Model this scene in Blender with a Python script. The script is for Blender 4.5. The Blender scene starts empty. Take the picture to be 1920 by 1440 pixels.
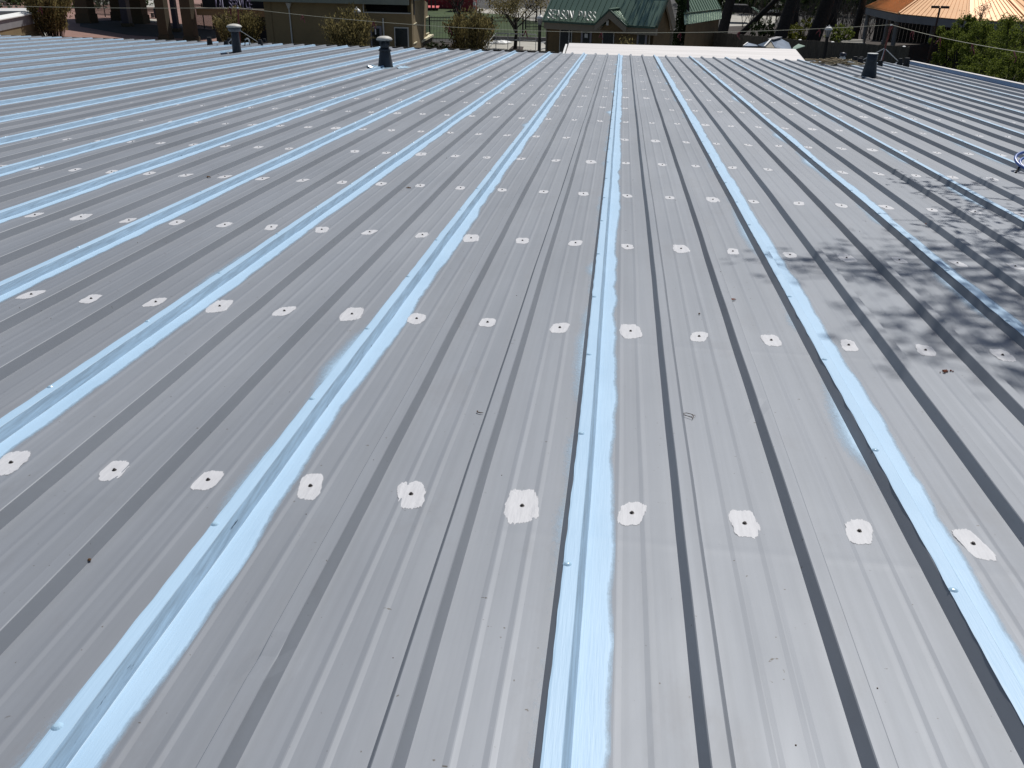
import bpy, bmesh, math, random
import numpy as np
from mathutils import Vector, Matrix, noise as mnoise
random.seed(7)
SC = bpy.context.scene
COL = SC.collection
R = math.radians
# ------------------------------------------------------------------ camera
F = 1599.92                                   # focal length in px of a 1920 px wide frame
CAM = Vector((0.0327, 0.0539, 6.2909))
CM = Matrix(((0.99266506, 0.06900764, -0.09926744),
             (0.11966747, -0.44404406, 0.88797780),
             (0.01719814, -0.89334362, -0.44904500)))
cam = bpy.data.cameras.new('camera')
cam.sensor_width = 36.0
cam.lens = 36.0 * F / 1920.0
cam.clip_start = 0.05
cam.clip_end = 6000
camo = bpy.data.objects.new('camera', cam)
COL.objects.link(camo)
m = CM.copy()
m.col[1] = -m.col[1]
m.col[2] = -m.col[2]
camo.matrix_world = Matrix.Translation(CAM) @ m.to_4x4()
SC.camera = camo
# ------------------------------------------------------------------ light
SUN = Vector((0.20, 0.54, 0.815)).normalized()
w = bpy.data.worlds.new('World')
SC.world = w
w.use_nodes = True
nt = w.node_tree
sky = nt.nodes.new('ShaderNodeTexSky')
sky.sky_type = 'NISHITA'
sky.sun_disc = False
sky.sun_elevation = math.asin(SUN.z)
sky.sun_rotation = math.atan2(SUN.x, SUN.y)
sky.altitude = 100
bg = nt.nodes['Background']
bg.inputs['Strength'].default_value = 0.055
nt.links.new(sky.outputs[0], bg.inputs[0])
sun = bpy.data.lights.new('sun', 'SUN')
sun.energy = 3.9
sun.angle = R(0.55)
sun.color = (1.0, 0.965, 0.91)
suno = bpy.data.objects.new('sun', sun)
suno.rotation_euler = SUN.to_track_quat('Z', 'Y').to_euler()
suno.location = (10, 30, 60)
COL.objects.link(suno)
vs = SC.view_settings
vs.view_transform = 'Standard'
vs.look = 'None'
vs.exposure = 0.0
vs.gamma = 1.0
vs.use_curve_mapping = False
# ------------------------------------------------------------------ geometry of the place
SL = R(2.39)                                  # the metal roof falls gently away from the camera
Z0 = 5.0                                      # height of the roof under the camera
RW = Matrix.Rotation(-SL, 4, 'X')
ROOF = Matrix.Translation((0, 0, Z0)) @ RW
S = 0.3048                                    # rib spacing
YE = 24.1                                     # eave


def ray(u, v):
    return CM @ Vector(((u - 960) / F, (v - 720) / F, 1.0))


def at(u, v, y):
    d = ray(u, v)
    return CAM + d * ((y - CAM.y) / d.y)


def gr(u, v, z=0.0):
    d = ray(u, v)
    return CAM + d * ((z - CAM.z) / d.z)


def onp(u, v, p, n):
    d = ray(u, v)
    return CAM + d * ((Vector(p) - CAM).dot(n) / d.dot(n))


def rp(x, y, z=0.0):
    return ROOF @ Vector((x, y, z))


# ------------------------------------------------------------------ materials
def nodes(name):
    mt = bpy.data.materials.new(name)
    mt.use_nodes = True
    t = mt.node_tree
    return mt, t, t.nodes['Principled BSDF'], t.nodes, t.links


def mixcol(N, L, fac, a, b, kind='MIX'):
    mx = N.new('ShaderNodeMix')
    mx.data_type = 'RGBA'
    mx.blend_type = kind
    for s, v in ((0, fac), (6, a), (7, b)):
        if hasattr(v, 'is_linked'):
            L.new(v, mx.inputs[s])
        elif s == 0:
            mx.inputs[0].default_value = v
        else:
            mx.inputs[s].default_value = (*v, 1)
    return mx.outputs[2]


def ramp(N, L, src, p0, p1, c0=(0, 0, 0), c1=(1, 1, 1)):
    r = N.new('ShaderNodeValToRGB')
    r.color_ramp.elements[0].position = p0
    r.color_ramp.elements[1].position = p1
    r.color_ramp.elements[0].color = (*c0, 1)
    r.color_ramp.elements[1].color = (*c1, 1)
    L.new(src, r.inputs[0])
    return r.outputs[0]


def pos_noise(N, L, scale=(1, 1, 1), s=1.0, detail=4, rough=0.55):
    g = N.new('ShaderNodeNewGeometry')
    mp = N.new('ShaderNodeMapping')
    mp.inputs['Scale'].default_value = scale
    L.new(g.outputs['Position'], mp.inputs[0])
    n = N.new('ShaderNodeTexNoise')
    n.inputs['Scale'].default_value = s
    n.inputs['Detail'].default_value = detail
    n.inputs['Roughness'].default_value = rough
    L.new(mp.outputs[0], n.inputs['Vector'])
    return n.outputs[0]


def mat(name, c, rough=0.7, metal=0.0, var=0.25, s=1.5, scale=(1, 1, 1), bump=0.0, bs=None, spec=0.5):
    mt, t, b, N, L = nodes(name)
    n = pos_noise(N, L, scale, s, 5, 0.6)
    lo = tuple(x * (1 - var) for x in c)
    hi = tuple(min(1, x * (1 + var)) for x in c)
    L.new(ramp(N, L, n, 0.3, 0.7, lo, hi), b.inputs['Base Color'])
    b.inputs['Roughness'].default_value = rough
    b.inputs['Metallic'].default_value = metal
    b.inputs['Specular IOR Level'].default_value = spec
    if bump:
        bp = N.new('ShaderNodeBump')
        bp.inputs['Strength'].default_value = bump
        bp.inputs['Distance'].default_value = 0.02
        L.new(pos_noise(N, L, scale, bs or s * 6, 4), bp.inputs['Height'])
        L.new(bp.outputs[0], b.inputs['Normal'])
    return mt


def attr(N, name):
    a = N.new('ShaderNodeAttribute')
    a.attribute_name = name
    return a.outputs['Fac']


def leafmat(name, c0, c1, trans=0.25, rough=0.75):
    mt, t, b, N, L = nodes(name)
    col = ramp(N, L, attr(N, 'rnd'), 0.0, 1.0, c0, c1)
    L.new(col, b.inputs['Base Color'])
    b.inputs['Roughness'].default_value = rough
    b.inputs['Specular IOR Level'].default_value = 0.2
    tr = N.new('ShaderNodeBsdfTranslucent')
    L.new(col, tr.inputs['Color'])
    mx = N.new('ShaderNodeMixShader')
    mx.inputs[0].default_value = trans
    L.new(b.outputs[0], mx.inputs[1])
    L.new(tr.outputs[0], mx.inputs[2])
    L.new(mx.outputs[0], N['Material Output'].inputs['Surface'])
    return mt


def roof_metal():
    mt, t, b, N, L = nodes('weathered_grey_panel')
    a = pos_noise(N, L, (1, 0.25, 1), 1.6, 5, 0.6)
    st = pos_noise(N, L, (38, 0.35, 1), 1.0, 4, 0.6)
    base = ramp(N, L, a, 0.3, 0.72, (0.252, 0.272, 0.306), (0.302, 0.324, 0.360))
    base = mixcol(N, L, 0.30, base, ramp(N, L, st, 0.35, 0.7, (0.70, 0.70, 0.70), (1.0, 1.0, 1.0)), 'MULTIPLY')
    dirt = pos_noise(N, L, (1, 1, 1), 0.5, 6, 0.7)
    base = mixcol(N, L, 0.35, base, ramp(N, L, dirt, 0.42, 0.68, (1, 1, 1), (0.83, 0.83, 0.82)), 'MULTIPLY')
    sp = pos_noise(N, L, (1, 1, 1), 55, 2, 0.5)
    base = mixcol(N, L, ramp(N, L, sp, 0.74, 0.78), base, (0.12, 0.11, 0.10))
    sc_ = pos_noise(N, L, (1, 0.45, 1), 17, 5, 0.7)
    base = mixcol(N, L, ramp(N, L, sc_, 0.70, 0.80, (0, 0, 0), (0.30,) * 3), base, (0.5, 0.5, 0.52))
    wt = pos_noise(N, L, (1, 0.5, 1), 3.1, 6, 0.75)
    base = mixcol(N, L, ramp(N, L, wt, 0.56, 0.66, (0, 0, 0), (0.16,) * 3), base, (0.19, 0.185, 0.19))
    oi = N.new('ShaderNodeObjectInfo')
    base = mixcol(N, L, 0.09, base, ramp(N, L, oi.outputs['Random'], 0, 1, (0.5, 0.5, 0.5), (1, 1, 1)), 'MULTIPLY')
    L.new(base, b.inputs['Base Color'])
    b.inputs['Metallic'].default_value = 0.14
    b.inputs['Specular IOR Level'].default_value = 0.4
    L.new(ramp(N, L, pos_noise(N, L, (6, 1.2, 1), 1.2, 4), 0.3, 0.7, (0.50,) * 3, (0.58,) * 3), b.inputs['Roughness'])
    bp = N.new('ShaderNodeBump')
    bp.inputs['Strength'].default_value = 0.10
    bp.inputs['Distance'].default_value = 0.01
    L.new(pos_noise(N, L, (1, 0.4, 1), 9, 3), bp.inputs['Height'])
    L.new(bp.outputs[0], b.inputs['Normal'])
    return mt


def blue_paint():
    mt, t, b, N, L = nodes('brushed_blue_coating')
    st = pos_noise(N, L, (1, 0.03, 1), 160, 3, 0.6)
    bl = pos_noise(N, L, (1, 0.5, 1), 5, 4, 0.6)
    base = ramp(N, L, bl, 0.25, 0.75, (0.375, 0.545, 0.715), (0.435, 0.612, 0.785))
    base = mixcol(N, L, ramp(N, L, st, 0.58, 0.75, (0, 0, 0), (0.10,) * 3), base, (0.24, 0.38, 0.52))
    # thin coat with brush marks and cracks; also darkens the rib side for shade
    wl = attr(N, 'side')
    thin = ramp(N, L, pos_noise(N, L, (1, 0.05, 1), 90, 4, 0.7), 0.25, 0.66)
    mw = N.new('ShaderNodeMath')
    mw.operation = 'MULTIPLY'
    L.new(wl, mw.inputs[0])
    L.new(thin, mw.inputs[1])
    m2 = N.new('ShaderNodeMath')
    m2.operation = 'MULTIPLY'
    m2.inputs[1].default_value = 0.75
    L.new(mw.outputs[0], m2.inputs[0])
    base = mixcol(N, L, m2.outputs[0], base, (0.20, 0.27, 0.34))
    ck = ramp(N, L, pos_noise(N, L, (9, 0.9, 9), 3.2, 5, 0.75), 0.665, 0.69)
    mc = N.new('ShaderNodeMath')
    mc.operation = 'MULTIPLY'
    L.new(wl, mc.inputs[0])
    L.new(ck, mc.inputs[1])
    base = mixcol(N, L, mc.outputs[0], base, (0.03, 0.05, 0.08))
    L.new(base, b.inputs['Base Color'])
    b.inputs['Roughness'].default_value = 0.50
    bp = N.new('ShaderNodeBump')
    bp.inputs['Strength'].default_value = 0.32
    bp.inputs['Distance'].default_value = 0.003
    L.new(st, bp.inputs['Height'])
    L.new(bp.outputs[0], b.inputs['Normal'])
    # feathered outer edge
    fz0 = pos_noise(N, L, (1, 0.35, 1), 140, 5, 0.7)
    fm = N.new('ShaderNodeMath')
    fm.operation = 'MULTIPLY'
    fm.inputs[1].default_value = 0.55
    L.new(fz0, fm.inputs[0])
    fz = fm.outputs[0]
    ad = N.new('ShaderNodeMath')
    ad.operation = 'ADD'
    L.new(attr(N, 'cover'), ad.inputs[0])
    L.new(fz, ad.inputs[1])
    al = ramp(N, L, ad.outputs[0], 0.36, 1.0)
    tr = N.new('ShaderNodeBsdfTransparent')
    mx = N.new('ShaderNodeMixShader')
    L.new(al, mx.inputs[0])
    L.new(tr.outputs[0], mx.inputs[1])
    L.new(b.outputs[0], mx.inputs[2])
    L.new(mx.outputs[0], N['Material Output'].inputs['Surface'])
    return mt


def brush_patch():
    mt, t, b, N, L = nodes('white_sealant')
    L.new(ramp(N, L, pos_noise(N, L, (1, 0.15, 1), 90, 4), 0.3, 0.7, (0.52, 0.525, 0.55), (0.60, 0.605, 0.63)), b.inputs['Base Color'])
    b.inputs['Roughness'].default_value = 0.55
    bp = N.new('ShaderNodeBump')
    bp.inputs['Strength'].default_value = 0.15
    bp.inputs['Distance'].default_value = 0.01
    br_ = pos_noise(N, L, (1, 0.10, 1), 210, 4, 0.65)
    L.new(br_, bp.inputs['Height'])
    L.new(bp.outputs[0], b.inputs['Normal'])
    ad = N.new('ShaderNodeMath')
    ad.operation = 'ADD'
    L.new(attr(N, 'cover'), ad.inputs[0])
    L.new(br_, ad.inputs[1])
    tr = N.new('ShaderNodeBsdfTransparent')
    mx = N.new('ShaderNodeMixShader')
    L.new(ramp(N, L, ad.outputs[0], 0.86, 0.98), mx.inputs[0])
    L.new(tr.outputs[0], mx.inputs[1])
    L.new(b.outputs[0], mx.inputs[2])
    L.new(mx.outputs[0], N['Material Output'].inputs['Surface'])
    return mt


M = {}
M['roof'] = roof_metal()
M['blue'] = blue_paint()
M['blue_solid'] = mat('blue_coating', (0.40, 0.58, 0.73), 0.25, var=0.1, s=30)
M['patch'] = brush_patch()
M['screw'] = mat('dark_screw', (0.055, 0.05, 0.05), 0.5, 0.5, s=300)
M['ventgrey'] = mat('dark_grey_pvc_jack', (0.026, 0.031, 0.040), 0.55, var=0.3, s=8)
M['skirt'] = mat('grey_skirt', (0.11, 0.12, 0.135), 0.6, var=0.15, s=15)
M['rake'] = mat('shaded_blue_coating', (0.17, 0.31, 0.52), 0.45, var=0.12, s=6)  # blue coating with the shade of the trim's left face mixed in
M['white_cap'] = mat('white_vent_cap', (0.56, 0.54, 0.49), 0.6, var=0.1, s=20)
M['white_roof'] = mat('white_membrane', (0.66, 0.63, 0.615), 0.6, var=0.12, s=1.4, scale=(0.35, 4, 1))
M['galv'] = mat('galvanised_steel', (0.50, 0.51, 0.50), 0.45, 0.15, var=0.2, s=20)
M['black'] = mat('black_iron', (0.012, 0.013, 0.015), 0.5, var=0.2, s=10)
M['red_paint'] = mat('red_brown_post', (0.16, 0.03, 0.02), 0.6, s=30)
M['flag'] = mat('red_flag_plastic', (0.13, 0.006, 0.012), 0.5, s=20)
M['rope'] = mat('pale_rope', (0.5, 0.47, 0.36), 0.8, s=40)
M['rubber'] = mat('black_rubber', (0.018, 0.018, 0.02), 0.8, s=20)
M['hose'] = mat('blue_hose', (0.12, 0.2, 0.5), 0.3, s=20)
M['twig'] = mat('dead_twig', (0.09, 0.045, 0.02), 0.9, s=80)
M['brownrust'] = mat('rust_crumb', (0.16, 0.045, 0.02), 0.9, s=80)
M['asphalt'] = mat('dark_soil_asphalt', (0.05, 0.048, 0.045), 0.95, var=0.4, s=0.4)
M['brick_plaza'] = mat('pink_brick_paving', (0.27, 0.155, 0.125), 0.9, var=0.22, s=1.2)
M['concrete'] = mat('pale_concrete', (0.40, 0.385, 0.34), 0.9, var=0.15, s=0.8)
M['concrete_grey'] = mat('grey_concrete', (0.27, 0.26, 0.25), 0.9, var=0.22, s=0.5)
M['lawn'] = mat('lawn', (0.032, 0.058, 0.010), 0.95, var=0.5, s=0.7)
M['mulch'] = mat('mulch', (0.035, 0.026, 0.02), 0.95, var=0.5, s=1.5)
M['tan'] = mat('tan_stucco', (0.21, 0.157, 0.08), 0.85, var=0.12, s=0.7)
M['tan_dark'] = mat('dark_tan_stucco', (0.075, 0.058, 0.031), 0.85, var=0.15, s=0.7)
M['fascia'] = mat('grey_green_fascia', (0.20, 0.22, 0.18), 0.6, var=0.1, s=1)
M['cream'] = mat('cream_coping', (0.72, 0.66, 0.46), 0.7, var=0.08, s=2)
M['white'] = mat('white_paint', (0.78, 0.78, 0.76), 0.5, var=0.05, s=3)
M['frame'] = mat('pale_frame', (0.50, 0.50, 0.47), 0.5, var=0.08, s=3)
M['mauve'] = mat('mauve_grey_door_frame', (0.20, 0.19, 0.22), 0.5, var=0.1, s=3)
M['glass'] = mat('dark_glass', (0.018, 0.026, 0.03), 0.12, var=0.4, s=0.8)
M['frost'] = mat('frosted_glass', (0.32, 0.33, 0.34), 0.4, var=0.1, s=3)
M['post_brown'] = mat('brown_pole', (0.05, 0.022, 0.016), 0.6, s=8)
M['dark'] = mat('dark_interior', (0.02, 0.019, 0.02), 0.9, s=1)
M['brown_wall'] = mat('brown_block_wall', (0.115, 0.078, 0.035), 0.85, var=0.2, s=1.5)
M['green_roof'] = mat('green_standing_seam', (0.19, 0.275, 0.205), 0.36, 0.25, var=0.10, s=0.8)
M['green_dark'] = mat('dark_green_trim', (0.03, 0.075, 0.055), 0.5, s=2)
M['taupe'] = mat('taupe_trim', (0.21, 0.183, 0.14), 0.7, var=0.08, s=2)
M['shaded_letterface'] = mat('shaded_letter_face', (0.15, 0.21, 0.18), 0.5, s=4, var=0.1)  # fronts of the white letters, darkened to carry their shade
M['purple'] = mat('slate_purple_letter', (0.16, 0.15, 0.24), 0.5, s=4, var=0.1)
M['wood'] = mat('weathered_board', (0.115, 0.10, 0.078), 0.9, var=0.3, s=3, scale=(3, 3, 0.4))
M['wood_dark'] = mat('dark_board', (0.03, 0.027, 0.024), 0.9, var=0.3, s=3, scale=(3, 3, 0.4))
M['orange'] = mat('pale_orange_panel', (0.82, 0.48, 0.24), 0.58, 0.15, var=0.05, s=0.6)
M['greyfascia'] = mat('grey_fascia', (0.24, 0.24, 0.25), 0.7, var=0.1, s=1.5)
M['bluegrey'] = mat('blue_grey_sheet', (0.15, 0.19, 0.25), 0.35, 0.3, var=0.3, s=3)
M['redwall'] = mat('deep_red_panel', (0.20, 0.014, 0.02), 0.7, s=2)
M['pinkred'] = mat('bright_red_panel', (0.62, 0.10, 0.10), 0.6, s=2, var=0.1)
M['bark'] = mat('dark_bark', (0.028, 0.023, 0.02), 0.95, var=0.4, s=6, bump=0.6)
M['bark_grey'] = mat('grey_twigs', (0.085, 0.07, 0.055), 0.95, var=0.3, s=6)
M['leaf_olive'] = leafmat('olive_spring_leaf', (0.045, 0.038, 0.014), (0.36, 0.30, 0.13), 0.38)
M['leaf_bright'] = leafmat('bright_green_leaf', (0.04, 0.06, 0.008), (0.25, 0.30, 0.055), 0.38)
M['leaf_dark'] = leafmat('dark_green_leaf', (0.012, 0.022, 0.008), (0.05, 0.08, 0.02))
M['leaf_yellow'] = leafmat('yellow_green_leaf', (0.05, 0.06, 0.006), (0.22, 0.23, 0.03))
M['leaf_brown'] = leafmat('brown_bud', (0.02, 0.013, 0.008), (0.10, 0.06, 0.035), 0.1)
M['skin'] = mat('skin', (0.45, 0.27, 0.2), 0.6, var=0.05)
M['shirt'] = mat('white_shirt', (0.75, 0.74, 0.76), 0.8, var=0.05)
M['shorts'] = mat('maroon_trousers', (0.12, 0.03, 0.05), 0.8)
M['navy'] = mat('dark_blue_panel', (0.015, 0.02, 0.045), 0.5)
M['pool'] = mat('dark_flat_roof', (0.012, 0.013, 0.018), 0.9)
M['weed'] = leafmat('straw_cable', (0.16, 0.11, 0.06), (0.55, 0.47, 0.32), 0.05)


# ------------------------------------------------------------------ helpers
def tag(o, label=None, cat=None, group=None, kind=None):
    if label:
        o['label'] = label
    if cat:
        o['category'] = cat
    if group:
        o['group'] = group
    if kind:
        o['kind'] = kind
    return o


def thing(name, label, cat, loc=(0, 0, 0), rotz=0, group=None, rot=None):
    o = bpy.data.objects.new(name, None)
    o.empty_display_size = 0.1
    COL.objects.link(o)
    o.location = loc
    o.rotation_euler = rot if rot else (0, 0, rotz)
    return tag(o, label, cat, group)


def link(name, me, parent=None, loc=(0, 0, 0)):
    o = bpy.data.objects.new(name, me)
    COL.objects.link(o)
    o.location = loc
    if parent:
        o.parent = parent
    return o


class MB:
    def __init__(s):
        s.v = []
        s.f = []

    def add(s, vs, fs):
        k = len(s.v)
        s.v += [tuple(x) for x in vs]
        s.f += [tuple(k + i for i in f) for f in fs]
        return s

    def box(s, a, b):
        x0, y0, z0 = a
        x1, y1, z1 = b
        return s.add([(x0, y0, z0), (x1, y0, z0), (x1, y1, z0), (x0, y1, z0), (x0, y0, z1), (x1, y0, z1), (x1, y1, z1), (x0, y1, z1)],
                     [(3, 2, 1, 0), (4, 5, 6, 7), (0, 1, 5, 4), (1, 2, 6, 5), (2, 3, 7, 6), (3, 0, 4, 7)])

    def slab(s, pts, off):
        """a polygon swept along the vector off"""
        n = len(pts)
        p = [Vector(x) for x in pts]
        q = [x + Vector(off) for x in p]
        return s.add(p + q, [tuple(range(n - 1, -1, -1)), tuple(range(n, 2 * n))] +
                     [(i, (i + 1) % n, n + (i + 1) % n, n + i) for i in range(n)])

    def beam(s, a, b, wd, ht, up=(0, 0, 1)):
        a = Vector(a)
        b = Vector(b)
        d = (b - a).normalized()
        sd = d.cross(Vector(up))
        if sd.length < 1e-4:
            sd = Vector((1, 0, 0))
        sd = sd.normalized()
        u2 = sd.cross(d).normalized()
        c = [a + sd * sx * wd / 2 + u2 * sz * ht / 2 for sx, sz in ((-1, -1), (1, -1), (1, 1), (-1, 1))]
        return s.slab(c, b - a)

    def tube(s, pts, rad, n=6, cap=True):
        pts = [Vector(p) for p in pts]
        rr = rad if isinstance(rad, (list, tuple)) else [rad] * len(pts)
        k = len(s.v)
        ref = Vector((0.31, 0.2, 0.93))
        for i, p in enumerate(pts):
            d = (pts[min(i + 1, len(pts) - 1)] - pts[max(i - 1, 0)])
            d = d.normalized() if d.length > 1e-9 else Vector((0, 0, 1))
            a = d.cross(ref)
            if a.length < 0.05:
                a = d.cross(Vector((1, 0, 0)))
            a.normalize()
            b = d.cross(a)
            for j in range(n):
                t = 2 * math.pi * j / n
                s.v.append(tuple(p + (a * math.cos(t) + b * math.sin(t)) * rr[i]))
        for i in range(len(pts) - 1):
            for j in range(n):
                s.f.append((k + i * n + j, k + i * n + (j + 1) % n, k + (i + 1) * n + (j + 1) % n, k + (i + 1) * n + j))
        if cap:
            s.f.append(tuple(k + j for j in range(n - 1, -1, -1)))
            e = k + (len(pts) - 1) * n
            s.f.append(tuple(e + j for j in range(n)))
        return s

    def lathe(s, prof, n=20, c=(0, 0, 0), ph=0.0):
        k = len(s.v)
        for r, z in prof:
            for j in range(n):
                t = 2 * math.pi * j / n + ph
                s.v.append((c[0] + r * math.cos(t), c[1] + r * math.sin(t), c[2] + z))
        for i in range(len(prof) - 1):
            for j in range(n):
                s.f.append((k + i * n + j, k + i * n + (j + 1) % n, k + (i + 1) * n + (j + 1) % n, k + (i + 1) * n + j))
        s.f.append(tuple(k + j for j in range(n - 1, -1, -1)))
        e = k + (len(prof) - 1) * n
        s.f.append(tuple(e + j for j in range(n)))
        return s

    def mesh(s, name, m, origin=(0, 0, 0), smooth=False):
        me = bpy.data.meshes.new(name)
        ox, oy, oz = origin
        me.from_pydata([(x - ox, y - oy, z - oz) for x, y, z in s.v], [], s.f)
        me.materials.append(m)
        if smooth:
            me.polygons.foreach_set('use_smooth', [True] * len(me.polygons))
        me.update()
        return me

    def build(s, name, m, parent=None, origin=None, smooth=False):
        if origin is None:
            origin = parent.location if parent else (0, 0, 0)
        return link(name, s.mesh(name, m, origin, smooth), parent)


def bx(name, a, b, m, parent):
    return MB().box(a, b).build(name, m, parent)


def leaf_mesh(name, P, D, U, ln, wd, m, origin=(0, 0, 0), bend=0.0):
    """P centres, D leaf axis, U side axis (n x 3), one diamond per leaf"""
    n = len(P)
    P = np.asarray(P, float) - np.asarray(origin, float)
    D = np.asarray(D, float)
    U = np.asarray(U, float)
    ln = np.broadcast_to(np.asarray(ln, float).reshape(-1, 1), (n, 1))
    wd = np.broadcast_to(np.asarray(wd, float).reshape(-1, 1), (n, 1))
    v = np.empty((n, 4, 3))
    v[:, 0] = P - D * ln / 2
    v[:, 1] = P + U * wd / 2 - D * ln * 0.05
    v[:, 2] = P + D * ln / 2
    v[:, 3] = P - U * wd / 2 - D * ln * 0.05
    me = bpy.data.meshes.new(name)
    me.vertices.add(n * 4)
    me.vertices.foreach_set('co', v.reshape(-1))
    me.loops.add(n * 4)
    me.loops.foreach_set('vertex_index', np.arange(n * 4, dtype=np.int32))
    me.polygons.add(n)
    me.polygons.foreach_set('loop_start', np.arange(0, n * 4, 4, dtype=np.int32))
    try:
        me.polygons.foreach_set('loop_total', np.full(n, 4, dtype=np.int32))
    except Exception:
        pass
    a = me.attributes.new('rnd', 'FLOAT', 'FACE')
    a.data.foreach_set('value', RNG.random(n))
    me.materials.append(m)
    me.update()
    me.validate()
    return me


RNG = np.random.default_rng(11)


def unit(a):
    return a / (np.linalg.norm(a, axis=1, keepdims=True) + 1e-9)


def sheet(name, pts, z, m, kind='structure', label=None, cat=None):
    o = MB().add([(p[0], p[1], z) for p in pts], [tuple(range(len(pts)))]).build(name, m)
    o.data.update()
    if o.data.polygons[0].normal.z < 0:
        o.data.flip_normals()
    return tag(o, label, cat, None, kind)


# ================================================================== ground
sheet('ground', [(-1500, -400), (1500, -400), (1500, 2500), (-1500, 2500)], 0.0, M['asphalt'])
sheet('brick_plaza', [(-75, 55), (-24, 55), (-24, 130), (-75, 130)], 0.006, M['brick_plaza'])
sheet('concrete_walk', [gr(10, 70), gr(60, 62), gr(90, 60), gr(92, 66), gr(60, 76)], 0.012, M['concrete'])
sheet('pavement', [(-24, 50), (9, 50), (9, 71.5), (-24, 71.5)], 0.006, M['concrete_grey'])
sheet('lawn', [(-23.5, 75.0), (-4.5, 75.0), (-4.5, 108), (-9, 108), (-9, 122), (-23.5, 122)], 0.012, M['lawn'])
sheet('path', [gr(890, 24), gr(943, 27), gr(1003, 41), gr(1032, 41), gr(1032, 15), gr(892, 15)], 0.02, M['concrete'])
sheet('paved_court', [gr(1355, 26), gr(1462, 31), gr(1450, 46), gr(1355, 50)], 0.012, M['concrete'])
sheet('mulch_bed', [(-16, 62), (-9.6, 62), (-9.6, 72), (-15.5, 72)], 0.02, M['mulch'])
sheet('wood_floor', [(9, 60), (60, 50), (75, 140), (9, 97)], 0.008, M['mulch'])

# ================================================================== the metal roof
ROWS = [2.036, 3.466, 4.881, 6.302, 7.672, 9.060, 10.490] + [10.49 + 1.41 * k for k in range(1, 10)]
HB, HT, HH = 0.0345, 0.0180, 0.037


def disp(x, y, z):
    """oil canning, the dip at every purlin line and the wandering ribs"""
    i = math.floor(x / S + 0.5)
    dx = 0.005 * mnoise.noise(Vector((i * 3.7, y * 0.55, 2.0))) + 0.0018 * mnoise.noise(Vector((i * 1.9, y * 2.0, 9.0)))
    pan = 1.0 - min(1.0, z / HH)
    dz = pan * 0.0016 * mnoise.noise(Vector((x * 4.0, y * 1.1, 5.0))) + 0.0025 * mnoise.noise(Vector((x * 0.6, y * 0.25, 1.0)))
    for yr in ROWS:
        d = y - yr
        if -0.3 < d < 0.3:
            dz += pan * (-0.0010) * math.exp(-(d / 0.09) ** 2) + pan * 0.0006 * math.exp(-((d + 0.14) / 0.02) ** 2)
    return dx, dz


PROF = []                                     # one bay between two ribs, starting at the rib's left foot
for px, pz in ((-HB, 0), (-HT - .0012, HH - .002), (-HT + .0012, HH), (HT - .0012, HH), (HT + .0012, HH - .002), (HB, 0), (0.066, 0)):
    PROF.append((px, pz))
for c in (0.114, 0.190):
    PROF += [(c - 0.0135, 0), (c - 0.0015, 0.0014), (c + 0.0015, 0.0014), (c + 0.0135, 0)]
PROF.append((0.238, 0))


def pz_at(t):
    pr = PROF + [(S - HB, 0)]
    for a, b in zip(pr, pr[1:]):
        if a[0] <= t <= b[0]:
            return a[1] + (b[1] - a[1]) * (t - a[0]) / max(1e-9, b[0] - a[0])
    return 0.0


YS = []
y = -1.2
while y < YE:
    YS.append(y)
    y += 0.07 if y < 7 else (0.14 if y < 14 else 0.3)
YS += [yr - 0.14 + k for yr in ROWS[:5] for k in (-.04, -.03, -.02, -.01, 0, .01, .02, .03, .04)]
YS = sorted(YS)
YS = [YS[0]] + [b for a, b in zip(YS, YS[1:]) if b - a > .004]
YS.append(YE)
building = thing('metal_building', 'wide low building under a grey ribbed metal roof with blue coated seams', 'building', (0, 0, Z0), rot=(-SL, 0, 0))
NP0, NP1 = -20, 8                             # panels of three ribs each
BLUE = {}
panels = {}
# dents: (x, y, radius, depth)
DENTS = [(-0.612, 1.335, 0.03, 0.010), (0.583, 2.70, 0.02, 0.008), (0.17, 1.23, 0.016, 0.003), (0.41, 1.30, 0.012, 0.003),
         (0.335, 1.26, 0.012, 0.003), (0.66, 1.22, 0.014, 0.003), (1.44, 5.1, 0.03, 0.006)]
for p in range(NP0, NP1):
    xs = []
    for r in range(3):
        for px, pz in PROF:
            xs.append(((p * 3 + r) * S + px, pz))
    xs.append(((p * 3 + 3) * S - HB, 0.0))
    X0 = p * 3 * S
    verts = []
    for yy in YS:
        for x, z in xs:
            dx, dz = disp(x, yy, z)
            for (ex, ey, er, ed) in DENTS:
                q = (x - ex) ** 2 + (yy - ey) ** 2
                if q < er * er * 6:
                    dz -= ed * math.exp(-q / er / er) * (1 if z > 0.02 else -0.5)
            verts.append((x + dx - X0, yy, z + dz))
    n = len(xs)
    faces = [(i * n + j, i * n + j + 1, (i + 1) * n + j + 1, (i + 1) * n + j) for i in range(len(YS) - 1) for j in range(n - 1)]
    me = bpy.data.meshes.new('roof_panel')
    me.from_pydata(verts, [], faces)
    me.materials.append(M['roof'])
    me.update()
    panels[p] = link('roof_panel', me, building, (X0, 0, 0))


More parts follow.
